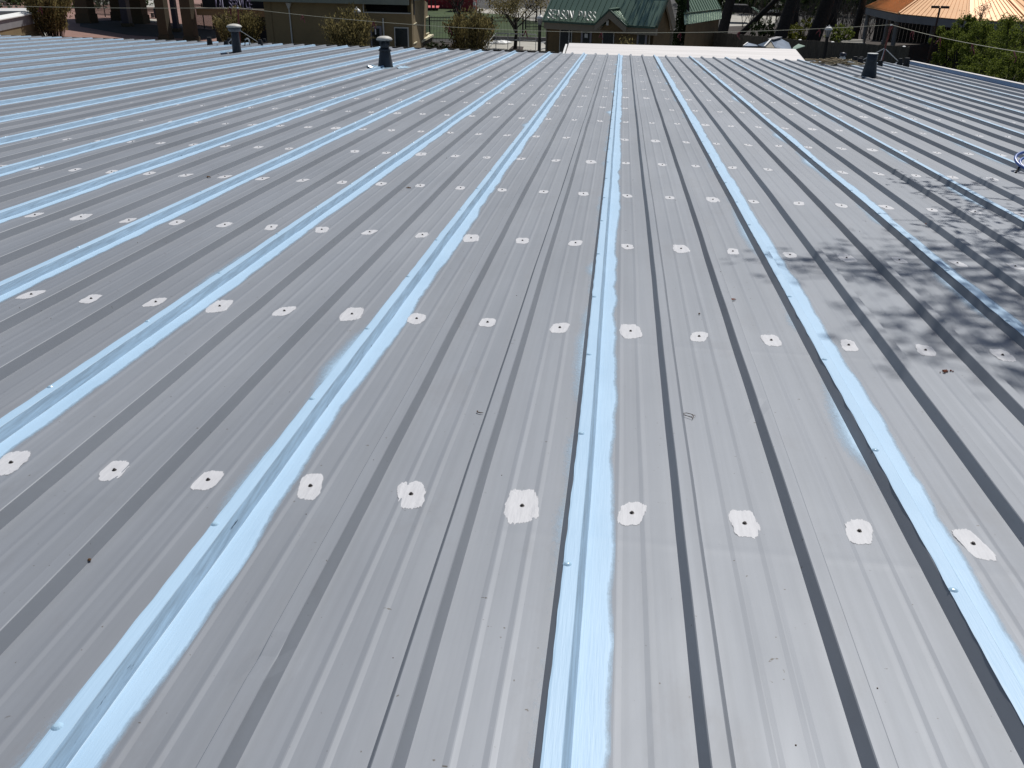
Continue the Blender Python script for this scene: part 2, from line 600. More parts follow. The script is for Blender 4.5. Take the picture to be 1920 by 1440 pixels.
def coat(p):
    """brushed blue coating over the lap rib of panel p: top, right side and a ragged margin on the pan"""
    X = p * 3 * S
    ys = []
    y = -1.2
    while y < YE - 0.02:
        ys.append(y)
        y += 0.025 if (y < 5 and -9 < p < 6) else (0.06 if y < 12 else 0.14)
    ys.append(YE - 0.01)
    V, Fc, cov, side = [], [], [], []

    def strip(cols):
        k = len(V)
        n = len(cols(ys[0]))
        for yy in ys:
            for (px, pz, cv, sd) in cols(yy):
                dx, dz = disp(X + px, yy, pz)
                V.append((px + dx, yy, pz + dz))
                cov.append(cv)
                side.append(sd)
        for i in range(len(ys) - 1):
            for j in range(n - 1):
                Fc.append((k + i * n + j, k + i * n + j + 1, k + (i + 1) * n + j + 1, k + (i + 1) * n + j))
    e = 0.0016

    def main(yy):
        edge = HB + 0.058 + 0.022 * mnoise.noise(Vector((p * 5.1, yy * 0.9, 0.3))) + 0.013 * mnoise.noise(Vector((p * 2.3, yy * 4.5, 7))) \
            + 0.005 * mnoise.noise(Vector((p, yy * 17, 3)))
        le = -HT - 0.001 + 0.0025 * mnoise.noise(Vector((p * 3.3, yy * 12, 11)))
        return [(le, HH + e * 0.4, 1, 0), (-HT + 0.004, HH + e, 1, 0), (HT, HH + e, 1, 0), (HT + .002, HH - .001 + e * .5, 1, 1), (HB + 0.0008, e * 1.3, 1, 1),
                (HB + 0.002, e, 1, 0), (edge - 0.012, e, 1, 0), (edge - 0.002, e * 0.8, 0.55, 0), (edge + 0.012, e * 0.5, 0.0, 0)]

    def spray(yy):
        q = mnoise.noise(Vector((p * 7.7, yy * 1.1, 4.0))) + 0.4 * mnoise.noise(Vector((p * 1.7, yy * 4.0, 14.0)))
        wide = 0.03 + 0.07 * max(0.0, q)
        a = min(1.0, max(0.0, 0.22 + 0.95 * q))
        return [(-HB - wide, e * 0.5, 0.0, 0), (-HB - wide * 0.45, e * 0.7, a * 0.5, 0), (-HB - 0.0006, e, a, 0)]
    strip(main)
    strip(spray)
    me = bpy.data.meshes.new('coating_strip')
    me.from_pydata(V, [], Fc)
    for nm, dat in (('cover', cov), ('side', side)):
        a = me.attributes.new(nm, 'FLOAT', 'POINT')
        a.data.foreach_set('value', dat)
    me.materials.append(M['blue'])
    me.update()
    return link('coating_strip', me, panels[p])


for p in range(NP0, NP1):
    coat(p)

# --- sealant patches and screws
PM = []
for k in range(14):
    rg = random.Random(k)
    n = 30
    rx, ry = rg.uniform(0.031, 0.041), rg.uniform(0.052, 0.072)
    if k in (4,):
        rx, ry = 0.047, 0.088
    sk = rg.uniform(-0.22, 0.22)
    V, Fc = [(0, 0, pz_at(0.149) + 0.0012)], []
    for ring, (fr, zz) in enumerate(((0.55, 0.0011), (0.78, 0.0008), (1.08, 0.0003))):
        for j in range(n):
            t = 2 * math.pi * j / n
            c, s_ = math.cos(t), math.sin(t)
            se = (abs(c) ** 3.6 + abs(s_) ** 3.6) ** (-1 / 3.6)
            rr = se * (1 + 0.17 * mnoise.noise(Vector((c * 1.1 + k * 9, s_ * 1.1, 0))) + 0.07 * mnoise.noise(Vector((c * 3.5 + k * 4, s_ * 3.5, 3))) + 0.10 * mnoise.noise(Vector((c * 9 + k * 2, s_ * 9, 5))))
            xx, yy = rx * c * rr * fr, ry * s_ * rr * fr
            xx += sk * yy
            V.append((xx, yy, pz_at(0.149 + xx) + zz))
    for j in range(n):
        Fc.append((0, 1 + j, 1 + (j + 1) % n))
        for ring in (0, 1):
            a = 1 + ring * n
            Fc.append((a + j, a + n + j, a + n + (j + 1) % n, a + (j + 1) % n))
    me = bpy.data.meshes.new('sealant_patch')
    me.from_pydata(V, [], Fc)
    a_ = me.attributes.new('cover', 'FLOAT', 'POINT')
    a_.data.foreach_set('value', [1.0] * (1 + 2 * n) + [0.12] * n)
    me.materials.append(M['patch'])
    me.update()
    PM.append(me)
sb = MB().lathe([(0.0068, 0.0), (0.0068, 0.0014), (0.0045, 0.0018)], 10)
sb.lathe([(0.0042, 0.0018), (0.0042, 0.0055), (0.0034, 0.0060)], 6)
SCREW = sb.mesh('screw', M['screw'])
lb = MB().lathe([(0.0115, -0.0008), (0.0085, 0.0018), (0.0055, 0.0038), (0.0025, 0.0044)], 12)
LAP = lb.mesh('lap_screw', M['blue_solid'])


def vis(x, y, z=0.0, mg=25):
    q = CM.transposed() @ (rp(x, y, z) - CAM)
    if q.z < 0.1:
        return None
    u, v = F * q.x / q.z + 960, F * q.y / q.z + 720
    return (u, v, q.z) if -mg < u < 1920 + mg and -mg < v < 1440 + mg else None


spots, laps = [], []
rs = random.Random(3)
for yr in ROWS:
    for i in range(NP0 * 3, NP1 * 3):
        if yr > 7 and rs.random() < 0.03:
            continue
        x = (i + 0.49) * S + rs.uniform(-0.012, 0.012)
        yy = yr + rs.uniform(-0.012, 0.012)
        q = vis(x, yy)
        if q:
            spots.append((q[2], x, yy, i))
for p in range(NP0, NP1):
    k = 0
    y = 1.08 + rs.uniform(-.03, .03)
    while y < YE:
        q = vis(p * 3 * S, y)
        if q:
            laps.append((q[2], p, y))
        y += rs.uniform(0.66, 0.78)
spots.sort()
laps.sort()
far_patch, far_screw, far_lap = MB(), MB(), MB()
for k, (d, x, yy, i) in enumerate(spots):
    p = math.floor(i / 3)
    dz = disp(i * S + 0.149, yy, 0)[1]
    me = PM[4] if (i == -1 and yy < 2.3) else PM[rs.randrange(14)]
    if k < 300:
        link('sealant_patch', me, panels[p], (x - p * 3 * S, yy, dz + 0.0006))
        link('screw', SCREW, panels[p], (x - p * 3 * S, yy, dz + 0.0012))
    else:
        far_patch.add([(v.co.x + x, v.co.y + yy, v.co.z + dz + 0.001) for v in me.vertices], [tuple(f.vertices) for f in me.polygons])
        far_screw.add([(v.co.x + x, v.co.y + yy, v.co.z + dz + 0.0012) for v in SCREW.vertices], [tuple(f.vertices) for f in SCREW.polygons])
for k, (d, p, yy) in enumerate(laps):
    X = p * 3 * S
    dx, dz = disp(X, yy, HH)
    if k < 300:
        link('lap_screw', LAP, panels[p], (dx - 0.009, yy, HH + dz + 0.0018))
    else:
        far_lap.add([(v.co.x + X + dx - 0.009, v.co.y + yy, v.co.z + HH + dz + 0.0018) for v in LAP.vertices], [tuple(f.vertices) for f in LAP.polygons])
for mb, nm, mm in ((far_patch, 'sealant_patch', 'patch'), (far_screw, 'screw', 'screw'), (far_lap, 'lap_screw', 'blue_solid')):
    if mb.v:
        o = link(nm, mb.mesh(nm, M[mm]), building)
        if nm == 'sealant_patch':
            a_ = o.data.attributes.new('cover', 'FLOAT', 'POINT')
            a_.data.foreach_set('value', ([1.0] * 61 + [0.12] * 30) * (len(o.data.vertices) // 91))
        tag(o, kind='stuff')
# --- gutter, right rake trim, walls
XL, XR = NP0 * 3 * S - HB, NP1 * 3 * S - HB
g = MB()
g.box((XL, YE + 0.005, -0.17), (XR, YE + 0.02, -0.03))
g.box((XL, YE + 0.02, -0.17), (XR, YE + 0.17, -0.155))
o = g.build('gutter', M['black'], building, (0, 0, 0))
MB().box((XL, YE + 0.172, -0.17), (-1.7, YE + 0.188, 0.022)).build('gutter_lip', M['black'], o, (0, 0, 0))
MB().box((XL, YE + 0.165, 0.0225), (-1.7, YE + 0.195, 0.028)).build('gutter_bead', M['taupe'], o, (0, 0, 0))
t = MB()
t.box((XR + 0.004, -1.2, -0.2), (XR + 0.11, YE + 0.02, 0.075))
o = t.build('rake_trim', M['rake'], building, (0, 0, 0))
MB().box((XR + 0.0, -1.2, 0.0765), (XR + 0.115, YE + 0.03, 0.084)).build('trim_cap', M['white_roof'], o, (0, 0, 0))
inv = ROOF.inverted()
wl = MB()
wl.box((XL + 0.2, -1.0, 0.0), (XR - 0.2, YE - 0.35, 3.55))
wl.v = [tuple(inv @ Vector(v)) for v in wl.v]
wl.build('wall', M['tan_dark'], building, (0, 0, 0))

# ================================================================== things on the roof
def vent(u, v, htop, kind, label, rbase, rtop, cap):
    """roof jack standing at the pixel where its base meets the roof"""
    d = ray(u, v)
    n = RW.to_3x3() @ Vector((0, 0, 1))
    b = CAM + d * ((Vector((0, 0, Z0)) - CAM).dot(n) / d.dot(n))
    t = thing('roof_vent', label, 'vent', b - Vector((0, 0, 0.02)), 0, 'vent pipes standing on the metal roof')
    return t


RN = RW.to_3x3() @ Vector((0, 0, 1))


def onroof(u, v, z=0.0):
    return onp(u, v, Vector((0, 0, Z0)) + RN * z, RN)


def place(o, u, v, z=0.0):
    o.location = onroof(u, v, z)
    return o


b = onroof(445, 101)
v1 = thing('roof_vent', 'slim dark vent pipe with a pale domed cap, near the left end of the roof', 'vent', b - Vector((0, 0, .02)), 0, 'vent pipes on the metal roof')
MB().lathe([(0.135, 0), (0.12, 0.10), (0.105, 0.42), (0.10, 0.62), (0.085, 0.63), (0.085, 0.72)], 24).build('pipe', M['ventgrey'], v1, (0, 0, 0), True)
MB().lathe([(0.135, 0.60), (0.17, 0.64), (0.17, 0.70), (0.155, 0.70)], 24).build('cap_skirt', M['skirt'], v1, (0, 0, 0), True)
MB().lathe([(0.06, 0.701), (0.20, 0.715), (0.205, 0.728), (0.17, 0.765), (0.10, 0.79), (0.03, 0.80)], 24).build('cap', M['white_cap'], v1, (0, 0, 0), True)
MB().box((-0.30, -0.09, 0.02), (-0.12, 0.09, 0.065)).build('base_block', M['ventgrey'], v1, (0, 0, 0))  # low dark block left of the pipe's foot
b = onroof(723, 126)
v2 = thing('roof_vent', 'stout dark vent with a tapered base and white mushroom cap, middle of the far roof', 'vent', b - Vector((0, 0, .02)), 0, 'vent pipes on the metal roof')
MB().lathe([(0.185, 0), (0.165, 0.06), (0.115, 0.42), (0.112, 0.43)], 28).build('jack', M['ventgrey'], v2, (0, 0, 0), True)
MB().lathe([(0.145, 0.40), (0.118, 0.46), (0.10, 0.465)], 28).build('collar', M['ventgrey'], v2, (0, 0, 0), True)
MB().lathe([(0.098, 0.43), (0.095, 0.64)], 28).build('pipe', M['ventgrey'], v2, (0, 0, 0), True)
sk = MB()
for k in range(6):
    a = k * math.pi / 3
    sk.box((0.105 * math.cos(a) - .012, 0.105 * math.sin(a) - .012, 0.53), (0.105 * math.cos(a) + .012, 0.105 * math.sin(a) + .012, 0.64))
sk.build('cap_bracket', M['ventgrey'], v2, (0, 0, 0))
MB().lathe([(0.10, 0.625), (0.16, 0.63), (0.165, 0.645), (0.17, 0.648)], 28).build('cap_skirt', M['ventgrey'], v2, (0, 0, 0), True)
MB().lathe([(0.10, 0.649), (0.175, 0.655), (0.178, 0.672), (0.15, 0.71), (0.09, 0.735), (0.03, 0.742)], 28).build('cap', M['white_cap'], v2, (0, 0, 0), True)
b = onroof(1628, 146)
v3 = thing('roof_vent', 'dark tapered vent stub open at the top without a cap, far right of the roof', 'vent', b - Vector((0, 0, .02)), 0, 'vent pipes on the metal roof')
jk = MB().lathe([(0.19, 0), (0.165, 0.05), (0.115, 0.40), (0.112, 0.56), (0.098, 0.56), (0.095, 0.30)], 28)
jk.build('jack', M['ventgrey'], v3, (0, 0, 0), True)
MB().lathe([(0.100, 0.562), (0.1135, 0.562), (0.1135, 0.574), (0.100, 0.574)], 28).build('rim', M['galv'], v3, (0, 0, 0))
v1.scale = (.84, .84, .82)
v2.scale = (.88, .88, .80)
v3.scale = (.90, .90, .84)
# blue sealant daubed round the bases
for (u, v, rx, ry, th, sd) in ((722, 126, 0.48, 0.36, v2, 5), (1628, 146, 0.42, 0.3, v3, 6)):
    c = inv @ onroof(u, v)
    d = MB()
    n, rings = 40, 5
    pts = []
    for ri in range(rings + 1):
        for j in range(n):
            a = 2 * math.pi * j / n
            rr = ri / rings * (1 + 0.3 * mnoise.noise(Vector((math.cos(a) * 1.6 + sd, math.sin(a) * 1.6, 2))))
            x, yy = c.x + 0.06 + rx * rr * math.cos(a), c.y + ry * rr * math.sin(a)
            tt = (x / S + HB / S) % 1.0 * S - HB
            zz = pz_at(tt) + disp(x, yy, pz_at(tt))[1] + 0.004 + 0.004 * max(0, mnoise.noise(Vector((x * 14, yy * 14, 3))))
            q_ = ROOF @ Vector((x, yy, zz)) - th.location
            pts.append(tuple(th.location + Vector((q_.x / th.scale.x, q_.y / th.scale.y, q_.z / th.scale.z))))
    d.add(pts, [(ri * n + j, ri * n + (j + 1) % n, (ri + 1) * n + (j + 1) % n, (ri + 1) * n + j) for ri in range(rings) for j in range(n)])
    d.build('sealant', M['blue_solid'] if sd == 5 else M['skirt'], th)

# --- flag line stands and rope
def stand(loc, label):
    t = thing('flag_line_stand', label, 'stand', loc, 0, 'stands holding the warning line at the roof edge')
    MB().tube([(0, 0, 0.0), (0.02, 0, 0.45), (0.06, 0, 0.92)], 0.022, 8).build('pole', M['red_paint'], t, (0, 0, 0))
    for a in (0.35, 2.5, 4.4):
        e = (0.52 * math.cos(a), 0.52 * math.sin(a), 0.06)
        l = MB().tube([(0.01, 0, 0.40), e], 0.009, 6).build('leg', M['galv'], t, (0, 0, 0))
        MB().lathe([(0.075, -0.05), (0.06, 0.05), (0.045, 0.10)], 10, e).build('foot', M['rubber'], l, (0, 0, 0))
    MB().lathe([(0.03, 0.91), (0.03, 0.94)], 8, (0.06, 0, 0)).build('pole_cap', M['white'], t, (0, 0, 0))
    return t


sR = stand(rp(6.42, 23.3) - Vector((0, 0, 0.01)), 'red-brown post with splayed legs holding the rope, right end of the roof')
sL = stand(rp(-9.95, 23.2) - Vector((0, 0, 0.01)), 'red-brown post with splayed legs behind the slim left vent')
ptR = sR.location + Vector((0.06, 0, 0.93))
ptL = sL.location + Vector((0.06, 0, 0.93))
ptLL = rp(-22.5, 23.0, 0.95)
ptRR = rp(6.9, 4.0, 1.0)


def sag(a, b, s, n=40):
    return [a.lerp(b, k / n) - Vector((0, 0, 4 * s * (k / n) * (1 - k / n))) for k in range(n + 1)]


rope = sag(ptLL, ptL, 0.12) + sag(ptL, ptR, 0.36)[1:] + sag(ptR, ptRR, 0.30)[1:]
tag(MB().tube(rope, 0.0048, 5).build('warning_rope', M['rope']), 'thin pale rope sagging between the posts across the far roof edge', 'rope')
seglen = [0]
for a, b in zip(rope, rope[1:]):
    seglen.append(seglen[-1] + (b - a).length)


def rope_at(u):
    """point of the rope whose column in the photograph is u"""
    best = None
    for a, b in zip(rope, rope[1:]):
        for k in range(12):
            p = a.lerp(b, k / 12)
            q = CM.transposed() @ (p - CAM)
            if q.z > 0.1:
                e = abs(F * q.x / q.z + 960 - u)
                if best is None or e < best[0]:
                    best = (e, p)
    return best[1]


fl = [(75, 'over the left shrub'), (430, 'beside the left post'), (566, 'in front of the tan wall by the downpipe'), (700, 'above the tan building door'),
      (842, 'in front of the leafy shrub by the fence'), (985, 'in front of the iron fence and handrail'), (1128, 'in front of the green roofed shop'),
      (1276, 'at the left end of the board fence'), (1386, 'knotted, at the pale court'), (1535, 'left of the right lamp post'),
      (1672, 'hanging under the right post'), (1712, 'just right of the right post'), (1763, 'at the left edge of the green bushes'), (1826, 'over the middle of the green bushes'), (1904, 'at the right frame edge over the bushes')]
for k, (u, wh) in enumerate(fl):
    p = rope_at(u)
    rg = random.Random(k)
    t = MB()
    for q in range(2):
        V, Fc = [], []
        n = 6
        sx = (-1) ** q
        for j in range(n + 1):
            s_ = j / n
            wv = 0.03 * math.sin(s_ * 5 + k + q)
            cx = sx * 0.05 * s_ + rg.uniform(-.006, .006)
            hw = 0.017 * (1 - 0.5 * s_)
            for (dx, dy) in ((-hw, -.0015), (hw, -.0015), (hw, .0015), (-hw, .0015)):
                V.append((cx + dx, wv + dy + 0.008 * q, -0.18 * s_ * (1 - 0.3 * q)))
        for j in range(n):
            for e in range(4):
                Fc.append((j * 4 + e, j * 4 + (e + 1) % 4, j * 4 + 4 + (e + 1) % 4, j * 4 + 4 + e))
        Fc += [(3, 2, 1, 0), tuple(n * 4 + e for e in range(4))]
        t.add(V, Fc)
    o = t.build('warning_flag', M['flag'])
    o.location = p - Vector((0, 0, 0.004))
    o.rotation_euler = (0, 0, rg.uniform(-0.8, 0.8))
    tag(o, 'red plastic flag on the rope ' + wh, 'flag', 'red flags on the warning rope')

# --- heavy base pieces near the stands
def block(u, v, sx, sy, sz, label, m='rubber', name='rubber_weight'):
    t = MB()
    t.lathe([(sx, 0), (sx * 0.92, sz * 0.5), (sx * 0.72, sz)], 10)
    o = t.build(name, M[m])
    o.location = onroof(u, v) - Vector((0, 0, 0.01))
    return tag(o, label, 'weight', 'black rubber weights along the roof edge')


block(394, 86, 0.075, 0.1, 0.22, 'black stub weight left of the slim left vent')
block(497, 82, 0.05, 0.1, 0.14, 'black stub weight right of the left vent by the hooked pipe')
block(1602, 118, 0.07, 0.1, 0.16, 'black weight just left of the open right vent')
block(1611, 121, 0.07, 0.1, 0.16, 'black weight touching the open right vent on its left')
block(1698, 126, 0.08, 0.1, 0.22, 'tall black weight farthest right by the roof corner')
hk = thing('hooked_pipe', 'small white bent pipe hooked over at the roof edge, right of the left vent', 'pipe', onroof(465, 87) - Vector((0, 0, .01)))
MB().tube([(0.05, 0, 0), (0.05, 0, 0.15), (0.03, 0, 0.19), (-0.01, 0, 0.20), (-0.06, 0, 0.17)], 0.018, 8).build('pipe', M['galv'], hk, (0, 0, 0))
MB().tube([(-0.09, 0.02, 0.02), (-0.06, 0, 0.172)], 0.012, 8).build('brace', M['rubber'], hk, (0, 0, 0))
# --- tangle of cable and dry weed
c0 = inv @ onroof(1571, 123)
tg = MB()
rg = random.Random(5)
for k in range(46):
    a0 = rg.uniform(0, 6.28)
    cx, cy = c0.x + rg.gauss(0, 0.22), c0.y + rg.gauss(0, 0.15)
    r = rg.uniform(0.07, 0.24)
    zz = rg.uniform(0.045, 0.13)
    tilt = rg.uniform(-0.3, 0.3)
    pts = []
    for j in range(12):
        a = a0 + j * 0.42
        pts.append(ROOF @ Vector((cx + r * math.cos(a) * (1 + 0.2 * rg.random()), cy + r * math.sin(a), max(0.045, zz + tilt * r * math.cos(a)))))
    tg.tube(pts, rg.uniform(0.006, 0.013), 5)
me = tg.mesh('cable_tangle', M['weed'])
at_ = me.attributes.new('rnd', 'FLOAT', 'FACE')
per = len(me.polygons) // 46
at_.data.foreach_set('value', [random.Random(i // per).random() for i in range(len(me.polygons))])
o = link('cable_tangle', me)
tag(o, 'loose straw coloured tangle of cable lying left of the open right vent', 'cable')
can = thing('paint_bottle', 'small dark bottle with a white top behind the cable tangle', 'bottle', rp(c0.x + 0.18, c0.y + 0.45, 0.03))
MB().lathe([(0.07, 0), (0.075, 0.02), (0.075, 0.12), (0.05, 0.16)], 12).build('body', M['white'], can, (0, 0, 0), True)
MB().lathe([(0.05, 0.161), (0.085, 0.175), (0.07, 0.23), (0.02, 0.25)], 12).build('top', M['navy'], can, (0, 0, 0), True)
# --- blue hose loop at the right frame edge
c1 = inv @ onroof(1937, 322)
hs = thing('hose_loop', 'blue hose loop with a black stub cut by the right frame edge', 'hose', ROOF @ Vector((c1.x, c1.y, 0.0)))
pts = []
for j in range(41):
    a = j / 40 * 2 * math.pi
    pts.append(Vector((0.165 * math.cos(a), 0.16 * math.sin(a), 0.085 + 0.055 * math.sin(a))))
MB().tube(pts, 0.013, 10).build('loop', M['hose'], hs, (0, 0, 0), True)
pts = [Vector((p.x * 0.86 + 0.02, p.y * 0.8, p.z * 0.7 + 0.005)) for p in pts]
MB().tube(pts, 0.012, 10).build('loop', M['hose'], hs, (0, 0, 0), True)
MB().tube([(-0.19, -0.11, 0.008), (-0.15, -0.06, 0.05)], 0.009, 8).build('stub', M['rubber'], hs, (0, 0, 0))

# --- litter
def litter(name, u, v, label, cat, m, kind, sc=1.0, rz=0.0, z=0.002):
    p = onroof(u, v, z)
    t = MB()
    rg = random.Random(int(u * 7 + v))
    if kind == 'twig':
        t.tube([(-.03, 0, .004), (-.01, .006, .006), (.012, .002, .004), (.03, -.012, .002)], [.0012, .0016, .0014, .0008], 5)
        t.tube([(-.03, 0, .004), (-.012, -.016, .005), (.016, -.034, .003)], [.0012, .0014, .001], 5)
        t.tube([(.012, .002, .004), (.02, -.02, .004), (.012, -.04, .002)], [.0013, .0014, .001], 5)
    elif kind == 'curl':
        t.tube([(.016 * math.cos(a), .01 * math.sin(a), .003) for a in (2.6, 3.2, 3.9, 4.6, 5.2)], [.001, .002, .002, .0018, .0008], 5)
    elif kind == 'leaf':
        t.slab([(-.014, 0, .002), (-.004, .007, .006), (.010, .003, .004), (.016, -.002, .001), (.004, -.006, .004)], (0, 0, .0012))
    else:
        for k in range(14 if kind == 'crumbs' else 1):
            cx, cy = (rg.gauss(0, .014), rg.gauss(0, .006)) if kind == 'crumbs' else (0, 0)
            r = rg.uniform(.0015, .0045) if kind == 'crumbs' else .006
            t.lathe([(r * .6, 0), (r, r * .5), (r * .5, r)], 6, (cx, cy, 0), rg.random())
    o = t.build(name, M[m])
    o.location = p
    o.scale = (sc, sc, sc)
    o.rotation_euler = (-SL, 0, rz)
    return tag(o, label, cat)


litter('twig', 1291, 778, 'forked brown twig lying right of the central blue seam', 'twig', 'twig', 'twig', 0.8)
litter('dead_leaf', 1374, 563, 'curled reddish dead leaf near the right blue seam', 'leaf', 'brownrust', 'leaf', 1.2, 0.6)
litter('dry_curl', 903, 773, 'thin dark curl of bark in the middle of the roof', 'twig', 'twig', 'curl', 1.0)
litter('rust_crumbs', 1776, 697, 'scatter of red-brown crumbs at the edge of the tree shadow', 'debris', 'brownrust', 'crumbs', 1.6)
litter('pebble', 1311, 589, 'round dark crumb above the fourth row of patches', 'debris', 'twig', 'dot', 0.9)
litter('pebble', 168, 1051, 'dark crumb against a rib at the lower left', 'debris', 'twig', 'dot', 0.9)
litter('dead_leaf', 766, 353, 'small dark leaf scrap left of the third blue seam', 'leaf', 'twig', 'leaf', 1.4)
litter('dead_leaf', 1740, 421, 'rust coloured leaf scrap in the tree shadow', 'leaf', 'brownrust', 'leaf', 1.5)
litter('dry_curl', 390, 333, 'dark bark scrap beside a far left patch', 'twig', 'twig', 'leaf', 1.6)
dots = MB()
rg = random.Random(9)
for k in range(170):
    x, yy = rg.uniform(-5, 6), 1.1 + 11 * rg.random() ** 1.5
    tt = (x / S + HB / S) % 1.0 * S - HB
    zz = pz_at(tt) + disp(x, yy, pz_at(tt))[1]
    r = rg.uniform(.0008, .002) * (1 + yy * 0.12)
    cc = ROOF @ Vector((x, yy, zz))
    dots.lathe([(r * .7, 0), (r, r * .5), (r * .3, r)], 5, cc, rg.random())
tag(dots.build('roof_grit', M['twig']), 'fine dark grit scattered over the grey roof', 'grit', None, 'stuff')

# --- white lean-to beyond the eave
wh = thing('canopy', 'long white membrane covered canopy roof beyond the far eave', 'canopy', rp(1.7, 25, -0.3))
nl, nr = rp(-1.42, YE + 0.22, -0.03), rp(4.82, YE + 0.22, -0.03)
fl_, fr_ = rp(-1.42, 25.9, 0.185), rp(4.80, 25.9, 0.20)
MB().slab([nl, nr, fr_, fl_], (0, 0, -0.10)).build('roof_sheet', M['white_roof'], wh)
MB().slab([fl_ + Vector((0, .02, -.1)), fr_ + Vector((0, .02, -.1)), fr_ + Vector((0, .02, -.9)), fl_ + Vector((0, .02, -.9))], (0, .05, 0)).build('back_panel', M['taupe'], wh)
MB().slab([nl + Vector((-.03, 0.02, -.01)), nl + Vector((-.085, .02, -.01)), fl_ + Vector((-.10, 0, -.03)), fl_ + Vector((-.05, 0, -.03))], (0, 0, -.08)).build('edge_trim', M['white'], wh)
for x in (-1.0, 4.4):
    q = rp(x, 25.6, 0)
    MB().box((q.x - .06, q.y - .06, 0.0), (q.x + .06, q.y + .06, q.z - .06)).build('post', M['taupe'], wh)
#BG#
# ================================================================== tree builders
def tube_tree(mb, p, d, L, r, depth, rg, tips, spread=0.55, up=0.15, n=5):
    pts, rad = [Vector(p)], [r]
    q = Vector(p)
    dd = Vector(d).normalized()
    k = 4
    for i in range(k):
        dd = (dd + Vector((rg.gauss(0, .12), rg.gauss(0, .12), up * .3 + rg.gauss(0, .07)))).normalized()
        q = q + dd * (L / k)
        pts.append(q.copy())
        rad.append(r * (1 - 0.45 * (i + 1) / k))
    mb.tube(pts, rad, n)
    tips.append((q.copy(), dd.copy()))
    if depth <= 0:
        return
    for i in range(rg.choice((2, 3, 3))):
        s_ = rg.uniform(0.45, 1.0)
        j = min(k, max(1, int(s_ * k)))
        nd = (dd + Vector((rg.gauss(0, spread), rg.gauss(0, spread), rg.gauss(up, spread * .6)))).normalized()
        tube_tree(mb, pts[j], nd, L * rg.uniform(.55, .8), rad[j] * .62, depth - 1, rg, tips, spread, up, max(3, n - 1))


def cloud(P, n, r, rg):
    """n points spread round the points P"""
    P = np.array([tuple(p) for p in P])
    idx = rg.integers(0, len(P), n)
    return P[idx] + rg.normal(0, 1, (n, 3)) * r


def shrub(u, v, Y, name, label, h, w0, w1, n, leaf='leaf_olive', ll=0.16, lw=0.055, stems=26, seed=1, z0=0.0, grp=None):
    """vase shaped shrub: upright stems with ascending narrow leaves"""
    b = at(u, v, Y)
    b.z = z0
    t = thing(name, label, 'shrub', b, 0, grp)
    rg = random.Random(seed)
    rn = np.random.default_rng(seed)
    sm = MB()
    P, D = [], []
    for k in range(stems):
        a = rg.uniform(0, 6.283)
        rr = math.sqrt(rg.random())
        p0 = Vector((w0 * rr * math.cos(a), w0 * rr * math.sin(a), 0))
        p2 = Vector((w1 * rr * math.cos(a) + rg.gauss(0, .1), w1 * rr * math.sin(a) + rg.gauss(0, .1), h * rg.uniform(.72, 1.05) * (1 - 0.22 * rr)))
        p1 = p0.lerp(p2, .5) + Vector((0, 0, h * .08))
        pts = [p0, p0.lerp(p1, .5), p1, p1.lerp(p2, .5), p2]
        sm.tube(pts, [.03, .026, .02, .014, .006], 4)
        for q in range(n // stems):
            s_ = rg.uniform(.08, 1.0) ** 0.8
            i = min(3, int(s_ * 4))
            c = pts[i].lerp(pts[i + 1], s_ * 4 - i)
            P.append(tuple(c + Vector((rg.gauss(0, .13), rg.gauss(0, .13), rg.gauss(0, .1)))))
            dv = (p2 - p0).normalized() + Vector((rg.gauss(0, .45), rg.gauss(0, .45), rg.gauss(0.1, .4)))
            D.append(tuple(dv.normalized()))
    P = np.array(P)
    D = np.array(D)
    U = unit(np.cross(D, rn.normal(0, 1, (len(P), 3))))
    link('stems', sm.mesh('stems', M['bark_grey']), t)
    link('crown', leaf_mesh('crown', P, D, U, ll * rn.uniform(.6, 1.3, len(P)), lw * rn.uniform(.6, 1.3, len(P)), M[leaf]), t)
    return t


def tree(b, name, label, th, tr, lean, crown, depth, n, leaf, ll, seed, cat='tree', grp=None, r=0.45, bark='bark', spread=0.55):
    t = thing(name, label, cat, b, 0, grp)
    rg = random.Random(seed)
    rn = np.random.default_rng(seed)
    tb = MB()
    top = Vector((lean[0], lean[1], th))
    tb.tube([Vector((0, 0, -.05)), Vector((lean[0] * .1, lean[1] * .1, th * .12)), top * .5 + Vector((.05, 0, 0)), top], [tr * 1.35, tr, tr * .85, tr * .6], 10)
    tb.build('trunk', M[bark], t, (0, 0, 0), True)
    lb = MB()
    tips = []
    for k in range(7):
        a = k * .9 + rg.random()
        s_ = rg.uniform(.55, 1.0)
        tube_tree(lb, top * s_, Vector((math.cos(a) * .8, math.sin(a) * .8, rg.uniform(.3, 1.0))), crown * rg.uniform(.4, .6), tr * .38, depth, rg, tips, spread)
    lb.build('branches', M[bark], t, (0, 0, 0))
    if n:
        P = cloud([p for p, d in tips], n, r, rn)
        D = unit(rn.normal(0, 1, (n, 3)))
        U = unit(np.cross(D, rn.normal(0, 1, (n, 3))))
        link('crown', leaf_mesh('crown', P, D, U, ll * rn.uniform(.6, 1.4, n), ll * .6 * rn.uniform(.6, 1.4, n), M[leaf]), t)
    return t


